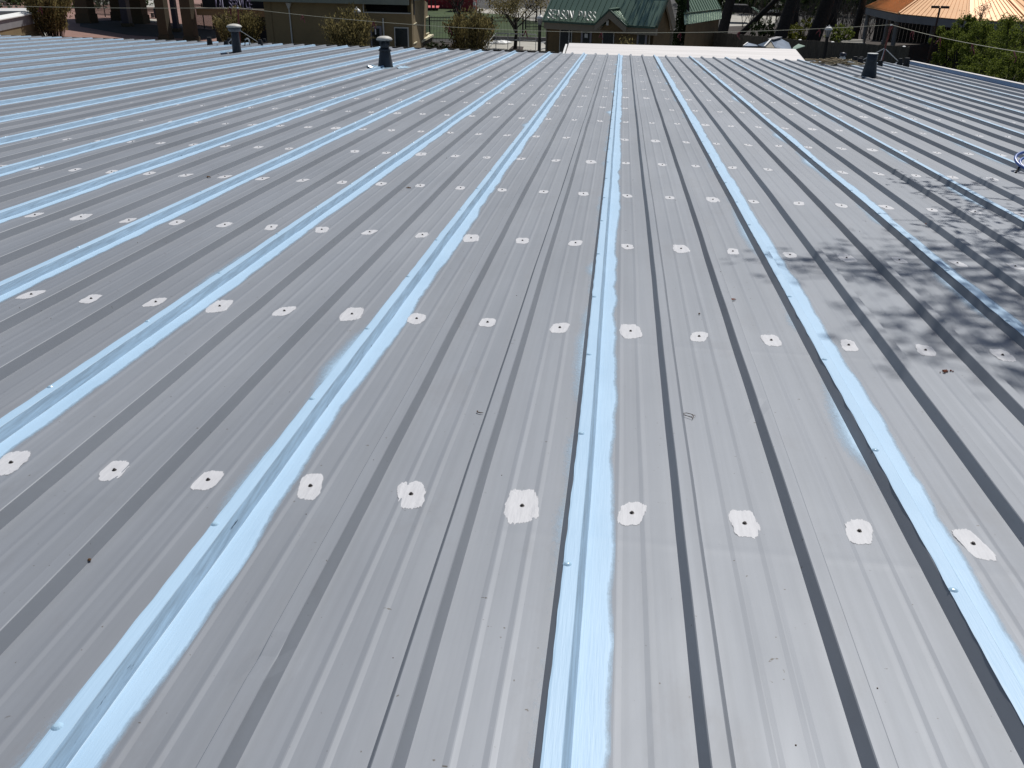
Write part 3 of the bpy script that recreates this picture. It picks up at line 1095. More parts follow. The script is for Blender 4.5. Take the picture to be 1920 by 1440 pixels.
def bush(c, rad, name, label, n, leaf, ll, seed, cat='bush', grp=None, ground=True):
    """leafy bush: leaf clumps through an ellipsoid volume on stems from the ground"""
    c = Vector(c)
    b = Vector((c.x, c.y, 0.0))
    t = thing(name, label, cat, b, 0, grp)
    rn = np.random.default_rng(seed)
    rg = random.Random(seed)
    ck = 70
    cc = unit(rn.normal(0, 1, (ck, 3))) * (rn.random((ck, 1)) ** (1 / 3)) * np.array(rad) + np.array([0, 0, c.z])
    sz = rn.uniform(.13, .30, ck) * min(rad)
    idx = rn.integers(0, ck, n)
    P = cc[idx] + unit(rn.normal(0, 1, (n, 3))) * (rn.random((n, 1)) ** .5) * sz[idx][:, None]
    D = unit(rn.normal(0, 1, (n, 3)) + np.array([0, 0, .4]))
    U = unit(np.cross(D, rn.normal(0, 1, (n, 3))))
    sm = MB()
    for k in range(16):
        q = cc[rg.randrange(ck)]
        sm.tube([(rg.gauss(0, .2), rg.gauss(0, .2), -.02), (q[0] * .4, q[1] * .4, q[2] * .5), tuple(q)], [.05, .035, .012], 5)
    link('stems', sm.mesh('stems', M['bark']), t)
    link('crown', leaf_mesh('crown', P, D, U, ll * rn.uniform(.6, 1.4, n), ll * .55 * rn.uniform(.6, 1.4, n), M[leaf]), t)
    return t


def text_mesh(ch, size, depth):
    cu = bpy.data.curves.new('glyph', 'FONT')
    cu.body = ch
    cu.size = size
    cu.extrude = depth
    cu.offset = -0.012 * size
    ob = bpy.data.objects.new('glyph', cu)
    COL.objects.link(ob)
    bpy.context.view_layer.update()
    me = bpy.data.meshes.new_from_object(ob.evaluated_get(bpy.context.evaluated_depsgraph_get()))
    bpy.data.objects.remove(ob)
    bpy.data.curves.remove(cu)
    me.name = 'letter'
    return me


def letters(txt, a, b, h, parent, mface, mside, depth=0.05, up=Vector((0, 0, 1)), size=None):
    """one mesh per letter, spread between the points a and b, faces towards the viewer"""
    d = (b - a)
    n = len(txt)
    dn = d.normalized()
    fw = dn.cross(up).normalized()
    rot = Matrix((dn, up, fw)).transposed().to_4x4()
    for k, ch in enumerate(txt):
        if ch == ' ':
            continue
        me = text_mesh(ch, h * 1.4, depth)
        xs_ = [v.co.x for v in me.vertices]
        k_ = min(1.0, .80 * d.length / n / (max(xs_) - min(xs_)))
        for v in me.vertices:
            v.co.x = (v.co.x - min(xs_)) * k_
        me.materials.clear()
        me.materials.append(mside)
        me.materials.append(mface)
        for pl in me.polygons:
            pl.material_index = 1 if pl.normal.z > .9 else 0
        p = a + d * (k / n)
        o = link('letter', me, parent)
        o.matrix_basis = Matrix.Translation(p - parent.location) @ rot


def panel_strip(name, p00, p10, p11, p01, n, m, parent, seam=0.05, thick=0.04, sm=None):
    """standing seam sheet: n separate pans between the eave p00-p10 and the ridge p01-p11"""
    p00, p10, p11, p01 = map(Vector, (p00, p10, p11, p01))
    nr = (p10 - p00).cross(p01 - p00 if (p01 - p00).length > .01 else p11 - p00).normalized()
    if nr.z < 0:
        nr = -nr
    for k in range(n):
        a, b = k / n, (k + 1) / n
        e0, e1 = p00.lerp(p10, a), p00.lerp(p10, b)
        r0, r1 = p01.lerp(p11, a), p01.lerp(p11, b)
        g = (e1 - e0) * 0.02
        t = MB().slab([e0 + g, e1 - g, r1 - g * .5, r0 + g * .5], -nr * thick)
        t.slab([e1 - g * 2.6, e1 - g, r1 - g, r1 - g * 2.6], nr * seam)
        t.build(name, m, parent)


def roofed(u0, v0):
    return gr(u0, v0)


# ================================================================== entrance pavilion, upper left
pv = thing('entrance_pavilion', 'dark columned entrance pavilion shading the brick plaza, upper left', 'pavilion', (-38, 72, 0))
PZ = 3.7
sv = SUN * (PZ / SUN.z)
ps = [gr(133, 56), gr(245, 72.5), gr(368, 77), gr(404, 72.5), gr(418, 52), gr(330, 44), gr(225, 33), gr(120, 36)]
ps = [Vector((p.x + sv.x, p.y + sv.y, PZ)) for p in ps]
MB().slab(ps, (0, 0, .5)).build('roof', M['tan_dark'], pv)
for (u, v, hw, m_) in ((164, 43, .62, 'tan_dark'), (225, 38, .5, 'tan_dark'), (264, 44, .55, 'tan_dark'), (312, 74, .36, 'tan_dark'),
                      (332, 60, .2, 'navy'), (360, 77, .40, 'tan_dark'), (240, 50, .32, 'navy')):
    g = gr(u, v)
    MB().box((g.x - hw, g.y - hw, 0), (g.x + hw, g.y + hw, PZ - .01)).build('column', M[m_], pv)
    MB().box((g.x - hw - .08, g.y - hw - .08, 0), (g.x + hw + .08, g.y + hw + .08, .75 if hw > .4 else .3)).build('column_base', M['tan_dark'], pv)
# service block at its right end with a lintel, a ledge and standing letters
g0, g1 = gr(371, 77), gr(424, 77.5)
l0, l1 = onp(366, 9, g0, Vector((0, 1, 0))), onp(513, 20, g0, Vector((0, 1, 0)))
MB().box((l0.x, g0.y, l1.z - .45), (l1.x, g0.y + .5, l1.z)).build('lintel', M['tan'], pv)
MB().box((l0.x, g0.y - .15, l1.z + .003), (l1.x, g0.y + .5, l1.z + .07)).build('ledge', M['taupe'], pv)
MB().box((g1.x - .55, g0.y + .02, 0), (g1.x + .1, g0.y + .6, l1.z - .45)).build('column', M['tan_dark'], pv)
MB().box((l0.x, g0.y + 1.2, l1.z), (l1.x + .5, g0.y + 1.5, PZ - .02)).build('back_wall', M['dark'], pv)
MB().box((g1.x + .12, g0.y + 1.6, 0), (l1.x + .5, g0.y + 1.9, PZ - .02)).build('back_wall', M['dark'], pv)
sg = thing('standing_letters', 'slate coloured standing letters on the pavilion ledge, partly behind twigs', 'sign', (l0.x, g0.y, l1.z + .07))
letters('IAL SERVICE', Vector((l0.x + 1.6, g0.y + .05, l1.z + .073)), Vector((l1.x - 1.6, g0.y + .05, l1.z + .073)), .62, sg, M['purple'], M['purple'], .05)


def fence(a, b, h, n, posts, name, label, m='black', r=0.012, pr=0.04, rails=(.12, .82, .94)):
    a, b = Vector(a), Vector(b)
    t = thing(name, label, 'fence', a)
    d = b - a
    side = d.normalized()
    pk = MB().box((-r, -r, .06), (r, r, h)).mesh('picket', M[m])
    for k in range(n):
        link('picket', pk, t, d * ((k + .5) / n))
    ps_ = MB().box((-pr, -pr, 0), (pr, pr, h + .08)).mesh('post', M[m])
    for k in range(posts):
        link('post', ps_, t, d * (k / (posts - 1)))
    for z in rails:
        MB().beam(a + Vector((0, 0, h * z)), b + Vector((0, 0, h * z)), .03, .05).build('rail', M[m], t)
    return t


fence(gr(366, 52), gr(420, 58), 2.0, 46, 4, 'iron_fence', 'black iron gate fence seen through the pavilion opening')
fence(gr(176, 30), gr(220, 33), 1.9, 34, 3, 'iron_fence', 'short black iron fence far behind the left pavilion columns')

# person far behind the columns, walking, white shirt
def person(b, rot):
    t = thing('person', 'person in a white shirt and maroon shorts walking on the plaza between the columns', 'person', b, rot)
    me = bpy.data.meshes.new('body')
    V = [(0, 0, .95), (0, 0, 1.2), (0, .01, 1.42), (0, .02, 1.54), (0, -.02, 1.66), (.19, 0, 1.40), (.25, .08, 1.15), (.24, -.06, .93), (.23, -.12, .84), (-.19, 0, 1.40), (-.25, -.06, 1.15), (-.25, -.2, .98), (-.24, -.26, .92),
         (.10, 0, .90), (.11, -.12, .50), (.11, -.04, .09), (.11, -.2, .04), (-.10, 0, .90), (-.11, .10, .50), (-.11, .24, .10), (-.11, .12, .04)]
    E_ = [(0, 1), (1, 2), (2, 3), (3, 4), (2, 5), (5, 6), (6, 7), (7, 8), (2, 9), (9, 10), (10, 11), (11, 12), (0, 13), (13, 14), (14, 15), (15, 16), (0, 17), (17, 18), (18, 19), (19, 20)]
    rad = [.14, .14, .15, .06, .11, .075, .05, .04, .03, .075, .05, .04, .03, .095, .07, .045, .04, .095, .07, .045, .04]
    me.from_pydata(V, E_, [])
    o = link('body', me, t)
    me.materials.append(M['skin'])
    o.modifiers.new('skin', 'SKIN')
    for i, rr in enumerate(rad):
        me.skin_vertices[0].data[i].radius = (rr, rr)
    me.skin_vertices[0].data[0].use_root = True
    s_ = o.modifiers.new('sub', 'SUBSURF')
    s_.levels = 1
    s_.render_levels = 1
    MB().lathe([(.10, .93), (.165, .96), (.17, 1.18), (.19, 1.36), (.10, 1.47)], 12).build('shirt', M['shirt'], t, (0, 0, 0), True)
    MB().lathe([(.11, .60), (.175, .62), (.185, .9), (.16, .955)], 12).build('shorts', M['shorts'], t, (0, 0, 0), True)
    MB().lathe([(.06, 1.70), (.118, 1.68), (.11, 1.75), (.04, 1.79)], 10, (0, -.01, 0)).build('hair', M['dark'], t, (0, 0, 0), True)
    return t


person(gr(313, 42), 0.6)
bn = thing('bench', 'brown slatted bench on the sunlit plaza between two columns', 'bench', gr(276, 33))
for k in range(4):
    MB().box((-.7, -.25 + k * .13, .42), (.7, -.15 + k * .13, .46)).build('slat', M['wood'], bn, (0, 0, 0))
for k in range(3):
    MB().box((-.7, .27, .55 + k * .13), (.7, .31, .65 + k * .13)).build('back_slat', M['wood'], bn, (0, 0, 0))
for x in (-.6, .56):
    MB().box((x, -.25, 0), (x + .04, .32, .419)).build('leg', M['black'], bn, (0, 0, 0))
bi = thing('litter_bin', 'dark round bin on the plaza right of the brown bench', 'bin', gr(296, 34))
MB().lathe([(.24, 0), (.30, .1), (.32, .8), (.30, .85)], 14).build('body', M['navy'], bi, (0, 0, 0), True)
MB().lathe([(.33, .851), (.33, .9), (.2, 1.0), (.06, 1.02)], 14).build('lid', M['black'], bi, (0, 0, 0), True)
sheet('pavilion_floor_shade', [gr(150, 50), gr(240, 66), gr(365, 74), gr(415, 71), gr(416, 58), gr(330, 50), gr(262, 45), gr(225, 38), gr(150, 40)], .02, M['asphalt'])  # dark sheet over the brick, deepens the shade under the pavilion roof
sheet('kerb_pavement', [gr(268, 0), gr(310, 0), gr(312, 14), gr(274, 14)], .03, M['concrete'])
sheet('ramp_slab', [gr(266, 35), gr(298, 37), gr(298, 44), gr(270, 41)], .03, M['concrete'])
sheet('walkway', [gr(168, 0), gr(240, 0), gr(240, 5), gr(190, 9)], .03, M['concrete'])
sheet('sunlit_slab', [gr(338, 45.5), gr(354, 45.5), gr(354, 51), gr(339, 50)], .03, M['concrete'])

# low booth, far left
bt = thing('low_booth', 'low booth with white coping round a dark flat roof at the left edge', 'building', gr(5, 66))
A, B = gr(-20, 40, 1.7), gr(73, 23, 1.7)
C_ = gr(-60, 22.5, 1.7)
dA = (B - A)
nn = Vector((-dA.y, dA.x, 0)).normalized()
far = [A + nn * 9, B + nn * 0.3]
MB().slab([A, B, gr(73, 21, 1.7), gr(-60, 22, 1.7)], (0, 0, -.2)).build('flat_roof', M['pool'], bt)
for (a_, b_) in ((A, B), (gr(-60, 21.5, 1.75), gr(74, 20.5, 1.75))):
    o_ = (b_ - a_).normalized()
    o_ = Vector((o_.y, -o_.x, 0))
    MB().slab([a_ + o_ * .16 + Vector((0, 0, .02)), b_ + o_ * .16 + Vector((0, 0, .02)), b_ - o_ * .3 + Vector((0, 0, .2)), a_ - o_ * .3 + Vector((0, 0, .2))], (0, 0, -.06)).build('coping', M['white'], bt)
dn = dA.normalized()
out = Vector((dn.y, -dn.x, 0))
MB().slab([A + out * .05 + Vector((0, 0, -.02)), B + out * .05 + Vector((0, 0, -.02)), B + out * .05 + Vector((0, 0, -.7)), A + out * .05 + Vector((0, 0, -.7))], out * -.2).build('fascia', M['greyfascia'], bt)
MB().slab([A + Vector((0, 0, -.7)), B + Vector((0, 0, -.7)), Vector((B.x, B.y, 0)), Vector((A.x, A.y, 0))], out * -.15).build('wall', M['tan'], bt)
MB().slab([A + out * .02 + Vector((0, 0, -1.2)), B + out * .02 + Vector((0, 0, -1.2)), Vector((B.x, B.y, .1)) + out * .02, Vector((A.x, A.y, .1)) + out * .02], out * .04).build('lower_wall', M['tan'], bt)
for (u, v, w_, h_, nm, lb_, c_, m_) in ((29, 9, 1.2, 1.9, 'olive_screen', 'pale olive slatted screen standing at the upper left corner', 'screen', 'tan'),
                                  (13, 12, .6, .5, 'planter_box', 'small pale box behind the low booth', 'box', 'concrete'),):
    g = gr(u, v)
    o = MB().box((g.x - w_ / 2, g.y - .15, 0), (g.x + w_ / 2, g.y + .15, h_)).build(nm, M[m_], None, (0, 0, 0))
    tag(o, lb_, c_)

# ================================================================== tan building
TB = 56.5
def tw(u, v, dy=0.0):
    return at(u, v, TB + dy)


tb = thing('tan_building', 'tan stucco ticket building with a grey-green roof edge, door and window', 'building', (tw(640, 85).x, TB, 0))
xL, xR = tw(500, 60).x, tw(772, 60).x
zt = tw(640, 5).z
zs, zh = tw(720, 25).z, tw(720, 6).z
xa, xb = tw(683, 25).x, tw(770, 25).x
wd = MB()
wd.box((xL, TB, 0), (xa, TB + .4, 4.2))
wd.box((xa, TB, 0), (xb, TB + .4, zs))
wd.box((xb, TB, 0), (xR, TB + .4, 4.2))
wd.build('wall', M['tan'], tb)
MB().box((xa - 1.2, TB + .9, zs - .1), (xb, TB + 1.2, 4.2)).build('recess_back', M['dark'], tb)
MB().box((xa + .003, TB - .06, zs + .002), (xb - .003, TB + .5, zs + .06)).build('sill', M['frame'], tb)
MB().box((xa - .06, TB - .04, zs), (xa, TB - .003, 3.9)).build('window_jamb', M['frame'], tb)
MB().box((xL, TB - .05, 0), (xL + .45, TB - .002, 4.1)).build('pilaster', M['tan'], tb)
# right wall, going back and lit
bk = gr(803, 66, 0.75)
dR = Vector((bk.x - xR, bk.y - TB, 0))
LR = Vector((xR, TB, 0))
rn_ = Vector((dR.y, -dR.x, 0)).normalized()
pa = onp(772, 8, LR, rn_)
MB().slab([LR + Vector((0, .41, 0)), LR + dR, LR + dR + Vector((0, 0, 3.0)), LR + Vector((0, .41, 4.3))], rn_ * -.3).build('side_wall', M['tan'], tb)
MB().slab([LR + rn_ * .002 + Vector((0, 0, 0)), LR + rn_ * .002 + Vector((0, .45, 0)), LR + rn_ * .002 + Vector((0, .45, 4.2)), LR + rn_ * .002 + Vector((0, 0, 4.2))], rn_ * .03).build('corner_pilaster', M['tan'], tb)
def onside(u, v, off=0.0):
    return onp(u, v, LR + rn_ * off, rn_)


for (u0, u1, v0, v1) in ((773.5, 780, 48, 82), (798, 803, 35, 64)):
    q = [onside(u0, v0, .01), onside(u1, v0 - (u1 - u0) * .6, .01), onside(u1, v1 - (u1 - u0) * .55, .01), onside(u0, v1, .01)]
    f_ = MB().slab(q, rn_ * .03).build('side_window', M['glass'], tb)
    MB().beam(q[0] + rn_ * .03 + Vector((0, 0, .06)), q[1] + rn_ * .03 + Vector((0, 0, .06)), .07, .05).build('window_head', M['cream'], f_, tb.location)
    MB().beam(q[3] + rn_ * .04, q[2] + rn_ * .04, .09, .06).build('window_sill', M['cream'], f_, tb.location)
# roof: hipped edge above
ef = [(xL - .4, TB - .9, zt), (xb + .2, TB - .9, zt), (xR + .9, TB + .2, zt + .35), (LR.x + dR.x + .8, LR.y + dR.y, zt + .2), (xL - .4, TB + 11, zt)]
MB().box((xL - .6, TB - .55, zt - .02), (xb, TB - .35, zt + .42)).build('fascia', M['fascia'], tb)
MB().box((xL - .6, TB - .35, zt + .3), (xR + .1, TB + 10, zt + .5)).build('roof', M['green_dark'], tb)
MB().slab([tw(740, 6, -.3), tw(788, 0, 1.5), tw(788, -8, 1.5), tw(740, -6, -.3)], (0, .2, 0)).build('fascia', M['fascia'], tb)
# downpipe with hopper head
d0 = tw(542, 5)
MB().slab([(d0.x - .16, TB - .2, d0.z), (d0.x + .16, TB - .2, d0.z), (d0.x + .05, TB - .2, d0.z - .32), (d0.x - .05, TB - .2, d0.z - .32)], (0, .18, 0)).build('hopper_head', M['frame'], tb)
MB().tube([(d0.x, TB - .1, d0.z - .3), (d0.x + .02, TB - .1, 0.0)], .045, 8).build('downpipe', M['frame'], tb)
# door
q0, q1 = tw(694, 48), tw(715.5, 48)
dr = MB().box((q0.x, TB - .05, 0), (q1.x, TB - .004, q0.z)).build('door_frame', M['mauve'], tb)
i0, i1 = tw(697.5, 53), tw(711.5, 53)
MB().box((i0.x, TB - .075, .15), (i1.x, TB - .052, i0.z)).build('door_glass', M['glass'], dr, tb.location)
MB().box(((i0.x + i1.x) / 2 - .035, TB - .09, i0.z - .35), ((i0.x + i1.x) / 2 + .035, TB - .077, i0.z - .01)).build('door_notice', M['white'], dr, tb.location)
# window
q0, q1 = tw(739, 50.5), tw(766, 52)
wn = MB().box((q0.x, TB - .05, q0.z - 1.5), (q1.x, TB - .004, q0.z)).build('window_frame', M['frame'], tb)
MB().box((q0.x + .07, TB - .07, q0.z - 1.43), (q1.x - .07, TB - .052, q0.z - .07)).build('pane', M['glass'], wn, tb.location)
MB().box((q0.x - .05, TB - .1, q0.z - 1.56), (q1.x + .05, TB - .055, q0.z - 1.5)).build('window_sill', M['bluegrey'], wn, tb.location)
pp = tw(718.5, 34)
MB().tube([(pp.x, TB - .08, pp.z), (pp.x + .03, TB - .08, .1)], .05, 8).build('wall_pipe', M['frame'], tb)
c = tw(776, 30)
lw0, lw1 = gr(772, 86.5, .75), gr(808, 66.5, .75)
dl = (lw1 - lw0).normalized()
lwl = thing('low_wall', 'low wall with a sunlit cream coping along the tan building side', 'wall', lw0)
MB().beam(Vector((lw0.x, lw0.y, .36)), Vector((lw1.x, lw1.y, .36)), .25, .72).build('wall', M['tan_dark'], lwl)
MB().beam(lw0 - dl * .1 + Vector((0, 0, .02)), lw1 + dl * .1 + Vector((0, 0, .02)), .42, .13).build('coping', M['cream'], lwl)
for (u, v, ds) in ((806, 40, ''),):
    pass
cl = tw(735, 85)
# wall lamps (small white domes)
def gull(u, v, Y, label):
    p = at(u, v, Y)
    t = thing('dome_lamp', label, 'lamp', p - Vector((0, 0, .9)))
    MB().tube([(0, 0, 0), (0, 0, .78)], .03, 6).build('stem', M['black'], t, (0, 0, 0))
    MB().lathe([(.05, .72), (.16, .8), (.20, .88), (.17, .95), (.08, 1.0), (.05, 1.02), (.05, 1.07), (.02, 1.1)], 14).build('dome', M['white'], t, (0, 0, 0), True)
    return t


def lamp_post(u, vtop, vb, Y, label):
    tp = at(u, vtop, Y)
    b = Vector((tp.x, Y, 0))
    h = tp.z
    t = thing('lamp_post', label, 'lamp post', b, 0, 'black lantern lamp posts')
    MB().lathe([(.18, 0), (.18, .25), (.13, .32), (.11, .9), (.095, h - .75), (.12, h - .70), (.12, h - .66)], 12).build('post', M['black'], t, (0, 0, 0), True)
    ln = MB().lathe([(.09, h - .655), (.19, h - .29), (.185, h - .29)], 6).build('lantern_glass', M['frost'], t, (0, 0, 0))
    rb = MB()
    for k in range(6):
        a = k * math.pi / 3
        rb.tube([(.085 * math.cos(a), .085 * math.sin(a), h - .65), (.178 * math.cos(a), .178 * math.sin(a), h - .285)], .014, 4)
    rb.build('lantern_rib', M['black'], ln, (0, 0, 0))
    MB().lathe([(.19, h - .285), (.235, h - .27), (.235, h - .25), (.2, h - .17), (.12, h - .10), (.05, h - .08), (.04, h - .04), (.055, h - .02), (.02, h)], 14).build('hood', M['white'], t, (0, 0, 0), True)
    return t


lamp_post(1013, 26, 99, 58.5, 'black lantern lamp post with a white hood beside the green shop')
lamp_post(1555, 47, 115, 57.5, 'black lantern lamp post with a white hood before the board fence, right')
lamp_post(668.5, 13, 80, 53.0, 'lantern post with a white hood in the shrub before the tan wall')

# ================================================================== lawn side: fence, red hut, handrail, platform
fence(gr(806, 78.5), gr(1036, 78.5), 1.9, 84, 5, 'iron_fence', 'long black picket fence along the lawn between the two buildings')
fence(gr(985, 55), gr(1040, 55), 1.95, 24, 3, 'iron_fence', 'short black picket fence on the lawn left of the green shop')
rd = thing('red_hut', 'deep red hut with white corner blocks at the back of the lawn', 'hut', gr(873, 21))
g0, g1 = gr(855, 21), gr(888, 21.5)
MB().box((g0.x, g0.y, 0), (g1.x, g0.y + 3, 4)).build('wall', M['redwall'], rd)
for k in range(7):
    MB().box((g1.x + .01, g0.y - .05, .15 + k * .55), (g1.x + (.32 if k % 2 else .22), g0.y + .3, .15 + k * .55 + .4)).build('corner_block', M['white'], rd)
rw = thing('red_bench_wall', 'bright red low panel behind the fence right of the tan building', 'panel', gr(795, 19))
g0, g1 = gr(778, 19), gr(822, 20.5)
MB().slab([g0 + Vector((0, 0, .35)), g1 + Vector((0, 0, .35)), gr(824, 10.5, .4), gr(780, 9, .4)], (0, 0, -.1)).build('sloping_panel', M['pinkred'], rw)
for k in range(6):
    a = g0.lerp(g1, (k + .3) / 6)
    MB().box((a.x - .08, a.y - .25, 0), (a.x + .08, a.y - .12, 1.6)).build('upright', M['black'], rw)
MB().box((g0.x, g0.y + 5, 0), (g1.x + 3.5, g0.y + 5.3, 2.6)).build('back_panel', M['redwall'], rw)
pf = MB().slab([(gr(900, 101).x, 66.2, .12), (gr(1032, 101).x, 66.2, .12), (-6.2, 73.0, .12), (-12.2, 73.4, .12)], (0, 0, -.118)).build('concrete_platform', M['concrete'], None, (0, 0, 0))
tag(pf, None, None, None, 'structure')
kb = MB().box((-12.4, 73.5, 0), (-5.8, 73.75, .42)).build('kerb', M['concrete_grey'], None, (0, 0, 0))
tag(kb, None, None, None, 'structure')


def handrail(pts, label, posts, name='handrail'):
    pts = [Vector(p) for p in pts]
    t = thing(name, label, 'handrail', Vector((pts[0].x, pts[0].y, 0)), 0, 'galvanised handrails')
    MB().tube(pts, .036, 6).build('top_rail', M['galv'], t)
    MB().tube([p - Vector((0, 0, .42)) for p in pts], .032, 6).build('mid_rail', M['galv'], t)
    for p in posts:
        MB().tube([(p[0], p[1], .0), (p[0], p[1], p[2])], .026, 6).build('post', M['galv'], t)
    return t


h0, h1, h2 = gr(912, 82.5, 1.15), gr(930, 62.5, 1.6), gr(1005, 64.5, 1.5)
h1 = Vector((h0.x + .35, 69.0, 1.55))
h1 = at(930, 62.5, 66.5)
h0 = at(914, 80, 62.5)
h2 = at(1005, 64.5, 66.5)
handrail([h0, h1, h2], 'long galvanised handrail along the pale platform by the lawn', [h0, h1, h1.lerp(h2, .3), h1.lerp(h2, .6), h2])
a, b = at(1011, 81, 63), at(1028.5, 77.5, 64.5)
handrail([a, b], 'short galvanised rail just right of the left lamp post', [a, b])
a, b = at(1051, 82, 62), at(1063, 79.5, 63)
handrail([a, b], 'short galvanised rail at the white canopy corner', [a, b])
for k, (u, v, s_) in enumerate(((936, 82, .55), (947, 80.5, .42))):
    g = gr(u, v, .12)
    t = MB()
    n = 14
    prof = [(s_, 0), (s_ * 1.05, s_ * .15), (s_ * .7, s_ * .32), (s_ * .2, s_ * .42)]
    t.lathe(prof, n)
    t.v = [(x * (1.3 + .25 * mnoise.noise(Vector((x * 3, y * 3, k)))), y * (1 + .3 * mnoise.noise(Vector((x * 4, y * 4, k + 5)))), z * (1 + .5 * mnoise.noise(Vector((x * 5, y * 5, k))))) for x, y, z in t.v]
    o = t.build('white_sack', M['white'], None, (0, 0, 0))
    o.location = g
    tag(o, ('larger crumpled white sack at the left end of the platform', 'smaller crumpled white sack right beside the larger one')[k], 'sack')
# tree pit
g = gr(968, 96)
sheet('tree_pit', [gr(953, 97.5), gr(961, 89.5), gr(982, 91), gr(980, 97.5)], .135, M['mulch'])
tree(gr(966, 95), 'vase_shaped_tree', 'vase shaped tree in the square pit on the pale platform', 2.2, .14, (0, 0), 3.4, 3, 5200, 'leaf_olive', .11, 21, spread=.4, r=.3)
tree(gr(860, 85), 'slim_street_tree', 'slim dark bare tree in front of the picket fence by the tan building', 3.0, .17, (.1, 0), 3.0, 3, 900, 'leaf_brown', .1, 22, spread=.35)
tree(gr(1005, 42), 'young_lawn_tree', 'small brown budded tree on the lawn left of the green roof', 1.6, .09, (0, 0), 2.8, 3, 1500, 'leaf_brown', .13, 23)
tree(gr(918, 15), 'autumn_toned_tree', 'small orange-brown tree by the far path', 1.0, .1, (0, 0), 2.6, 3, 1500, 'leaf_yellow', .16, 24)
# shrubs
G1 = 'upright leafy shrubs along the far side of the roof'
shrub(100, 66, 66.5, 'upright_shrub', 'big upright olive shrub at the left, beside the low booth', 4.2, .8, 2.1, 9500, seed=1, stems=60, ll=.25, lw=.085, grp=G1)
shrub(450, 80, 58, 'upright_shrub', 'olive shrub behind the slim left vent', 3.1, .7, 1.6, 7500, seed=2, stems=50, ll=.19, lw=.07, grp=G1)
shrub(655, 85, 52, 'upright_shrub', 'dense olive shrub against the tan wall left of the door', 3.6, .6, 1.55, 8500, seed=3, stems=54, ll=.17, lw=.065, grp=G1)
shrub(884, 92, 63, 'upright_shrub', 'broad olive shrub before the picket fence', 3.1, 1.0, 1.75, 9000, seed=4, stems=60, ll=.19, lw=.07, grp=G1)
shrub(1172, 80, 49, 'upright_shrub', 'sparse brownish shrub behind the white canopy', 2.75, .5, .85, 1600, seed=5, stems=22, ll=.17, lw=.05, grp=G1, leaf='leaf_olive')
bush(Vector((at(818, 83, 64).x, 64, .35)), (.85, .5, .42), 'low_bush', 'low green bush at the end of the cream coping', 900, 'leaf_dark', .12, 31)
bush(Vector((at(845, 88, 65).x, 65, .2)), (1.2, .5, .25), 'low_bush', 'very low brown-green bush at the foot of the slim bare tree', 600, 'leaf_brown', .12, 32)

# ================================================================== green roofed shop
EL, ER = Vector((-4.86, 57.55, 2.7)), Vector((1.97, 54.55, 2.7))
sd = (ER - EL).normalized()
nb = Vector((-sd.y, sd.x, 0))                 # into the building
GF = Vector((3.60, 57.0, 2.7))
run = 0.78
rise = 0.80
sp = thing('season_pass_shop', 'brown shop with a green standing seam roof and small front gable', 'building', (EL.x, EL.y, 0))
RL, RR = EL + nb * run * 2 + Vector((0, 0, rise * 2)), ER + nb * run * 2 + Vector((0, 0, rise * 2))
panel_strip('roof_panel', EL, ER, RR, RL, 20, M['green_roof'], sp, .035, .05)
MB().beam(EL - nb * .06 - Vector((0, 0, .05)), ER - nb * .06 - Vector((0, 0, .05)), .14, .12).build('gutter', M['green_dark'], sp)
MB().beam(ER + sd * .05, RR + sd * .05, .1, .22).build('rake_trim', M['green_dark'], sp)
MB().beam(EL - sd * .05, RL - sd * .05, .1, .1).build('rake_trim', M['green_roof'], sp)
f0, f1 = EL + nb * .08 - Vector((0, 0, .13)), ER + nb * .08 - Vector((0, 0, .13))
MB().slab([f0, f1, f1 - Vector((0, 0, .36)), f0 - Vector((0, 0, .36))], nb * .3).build('frieze', M['taupe'], sp)
w0, w1 = EL + nb * .42, ER + nb * .42 - sd * .25
MB().slab([Vector((w0.x, w0.y, 0)), Vector((w1.x, w1.y, 0)), Vector((w1.x, w1.y, 2.5)), Vector((w0.x, w0.y, 2.5))], nb * .25).build('wall', M['brown_wall'], sp)
# right gable end
ge = ER + nb * run * 4
gp = [Vector((w1.x, w1.y, 0)) + sd * .01, Vector((ge.x, ge.y, 0)) - sd * .24, ge - sd * .24 - Vector((0, 0, .3)), RR - sd * .24 - Vector((0, 0, .2)), w1 + sd * .01 + Vector((0, 0, -.2))]
MB().slab(gp, -sd * .2).build('gable_wall', M['brown_wall'], sp)
MB().slab([ge, RR + Vector((0, 0, .05)), RL + Vector((0, 0, .05)), ge + (RL - RR)], (0, 0, .05)).build('rear_roof', M['green_roof'], sp)
MB().beam(ge - Vector((0, 0, .2)) - sd * .05, RR - Vector((0, 0, .2)) - sd * .05, .12, .55).build('barge_board', M['taupe'], sp)


def sw(u, v, off=0.0):
    return onp(u, v, w0 - nb * off, nb)


def opening(u0, u1, v0, zb, name, mframe, fr, parent=sp):
    a, b = sw(u0, v0, .04), sw(u1, v0, .04)
    b.z = a.z
    o_ = MB().slab([Vector((a.x, a.y, zb)), Vector((b.x, b.y, zb)), b, a], nb * .035).build(name, mframe, parent)
    c, d = a + sd * fr - nb * .02, b - sd * fr - nb * .02
    MB().slab([Vector((c.x, c.y, zb + fr)), Vector((d.x, d.y, zb + fr)), d - Vector((0, 0, fr)), c - Vector((0, 0, fr))], nb * .018).build('pane', M['glass'], o_, parent.location)
    return o_, c, d


